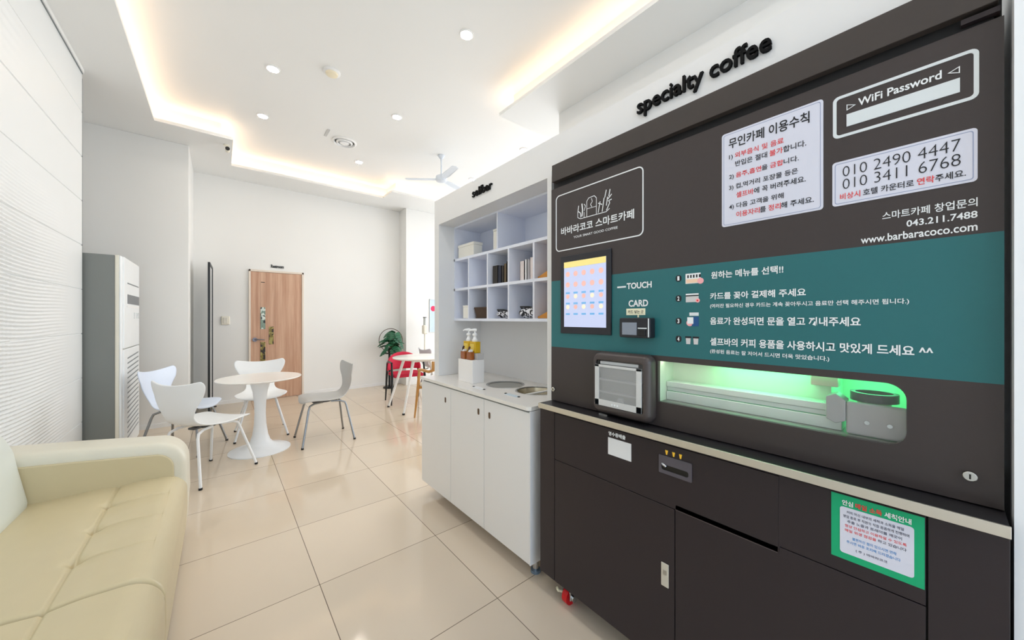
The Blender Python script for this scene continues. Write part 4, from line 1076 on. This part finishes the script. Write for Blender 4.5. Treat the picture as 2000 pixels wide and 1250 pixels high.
# casters
def caster(x, y):
    f_ = MB().box(x-.03, x+.03, y-.03, y+.03, .104, .114).build('caster', STEEL, M)
    MB().cyl((x, y-.014, .036), .036, .028, 'y', 28).build('wheel', CASTR, f_, smooth=True, angle=50)
    MB().box(x-.022, x+.022, y-.026, y-.017, .03, .106).box(x-.022, x+.022, y+.017, y+.026, .03, .106).build('fork', CHROME, f_, bevel=.002)
    MB().cyl((x, y-.034, .036), .016, .068, 'y', 16).build('axle', CHROME, f_, smooth=True, angle=50)
    MB().tube([(x-.02, y+.02, .05), (x-.045, y+.028, .062), (x-.05, y+.03, .075)], .006, 8).build('brake_lever', mat('brake_cream', (226, 222, 190), .4), f_, smooth=True)
caster(1.235, 1.09); caster(1.235, .06); caster(1.56, 1.09); caster(1.56, .06)

# ------------------------------------------------------------------ light
def area(name, loc, rot, sx, sy, e, col, spread=180):
    l = bpy.data.lights.new(name, 'AREA'); l.shape = 'RECTANGLE'; l.size = sx; l.size_y = sy; l.energy = e; l.color = col; l.spread = math.radians(spread)
    o = bpy.data.objects.new(name, l); o.location = loc; o.rotation_euler = rot; COL.objects.link(o); return o
WARM = (1.0, .67, .41)
CE = .95   # watts per metre of cove strip
def cove(x0, y0, x1, y1):
    L = math.hypot(x1-x0, y1-y0); a = math.atan2(y1-y0, x1-x0)
    area('cove_led', ((x0+x1)/2, (y0+y1)/2, ZS+.045), (PI, 0, a), L, .03, CE*L, WARM)
cove(-.60, YB, -.60, 5.47); cove(-.6, 5.475, .06, 5.475); cove(.065, 5.48, .065, 6.39); cove(.06, 6.395, 2.29, 6.395); cove(2.295, 6.39, 2.295, 5.98); cove(2.3, 5.975, XR, 5.975)
cove(2.335, YB, 2.335, 2.93); cove(2.34, 2.935, XR, 2.935)
# green lamp inside the machine
area('machine_lamp', (1.315, .33, 1.148), (0, 0, 0), .02, .34, .30, (.10, 1.0, .36)); area('machine_lamp', (1.43, .13, 1.148), (0, 0, 0), .12, .08, .3, (.10, 1.0, .36))
area('machine_lamp', (1.262, .46, 1.148), (0, 0, 0), .018, .40, .16, (.92, 1.0, .80))
# daylight
w = bpy.data.worlds.new('World'); sc.world = w; w.use_nodes = True
bg = w.node_tree.nodes['Background']
WN, WL = w.node_tree.nodes, w.node_tree.links
gtc = WN.new('ShaderNodeTexCoord'); gsp = WN.new('ShaderNodeSeparateXYZ'); grp = WN.new('ShaderNodeValToRGB')
WL.new(gtc.outputs['Generated'], gsp.inputs[0]); WL.new(gsp.outputs['Z'], grp.inputs[0])
grp.color_ramp.elements[0].position = 0.0; grp.color_ramp.elements[0].color = (.62, .70, .78, 1)
grp.color_ramp.elements[1].position = 0.7; grp.color_ramp.elements[1].color = (.40, .62, 1.0, 1)
k_ = grp.color_ramp.elements.new(.12); k_.color = (.66, .83, 1.0, 1)
sun = WN.new('ShaderNodeMapRange'); WL.new(gsp.outputs['X'], sun.inputs['Value'])
sun.inputs['From Min'].default_value = .1; sun.inputs['From Max'].default_value = .9
smx = WN.new('ShaderNodeMix'); smx.data_type = 'RGBA'
WL.new(sun.outputs['Result'], smx.inputs['Factor']); WL.new(grp.outputs[0], smx.inputs['A']); smx.inputs['B'].default_value = (1.12, 1.13, 1.14, 1)
WL.new(smx.outputs['Result'], bg.inputs['Color']); bg.inputs['Strength'].default_value = 2.9
for (loc, rot, sx, sy) in (((.87, YB-.08, 1.63), (PI/2, 0, 0), 3.46, 3.03), ((XR+.08, 4.62, 1.65), (PI/2, 0, PI/2), 3.75, 3.1)):
    o = area('daylight_portal', loc, rot, sx, sy, 1, (1, 1, 1)); o.data.cycles.is_portal = True

# ------------------------------------------------------------------ camera and output look
cam = bpy.data.cameras.new('Camera'); co = bpy.data.objects.new('Camera', cam); COL.objects.link(co)
co.location = (0, 0, 1.30); co.rotation_euler = (PI/2, 0, math.radians(-39.4))
cam.sensor_fit = 'HORIZONTAL'; cam.sensor_width = 36; cam.lens = 694/2000*36; cam.shift_y = -.0015
cam.clip_start = .02; cam.clip_end = 100
sc.camera = co
sc.view_settings.view_transform = 'Standard'; sc.view_settings.look = 'None'; sc.view_settings.gamma = 1
sc.view_settings.use_curve_mapping = False
sc.view_settings.exposure = 0.34
try:
    sc.cycles.use_denoising = True; sc.cycles.denoiser = 'OPENIMAGEDENOISE'
    sc.cycles.max_bounces = 12; sc.cycles.diffuse_bounces = 6; sc.cycles.sample_clamp_indirect = 6
    sc.cycles.caustics_reflective = False; sc.cycles.caustics_refractive = False
except Exception: pass
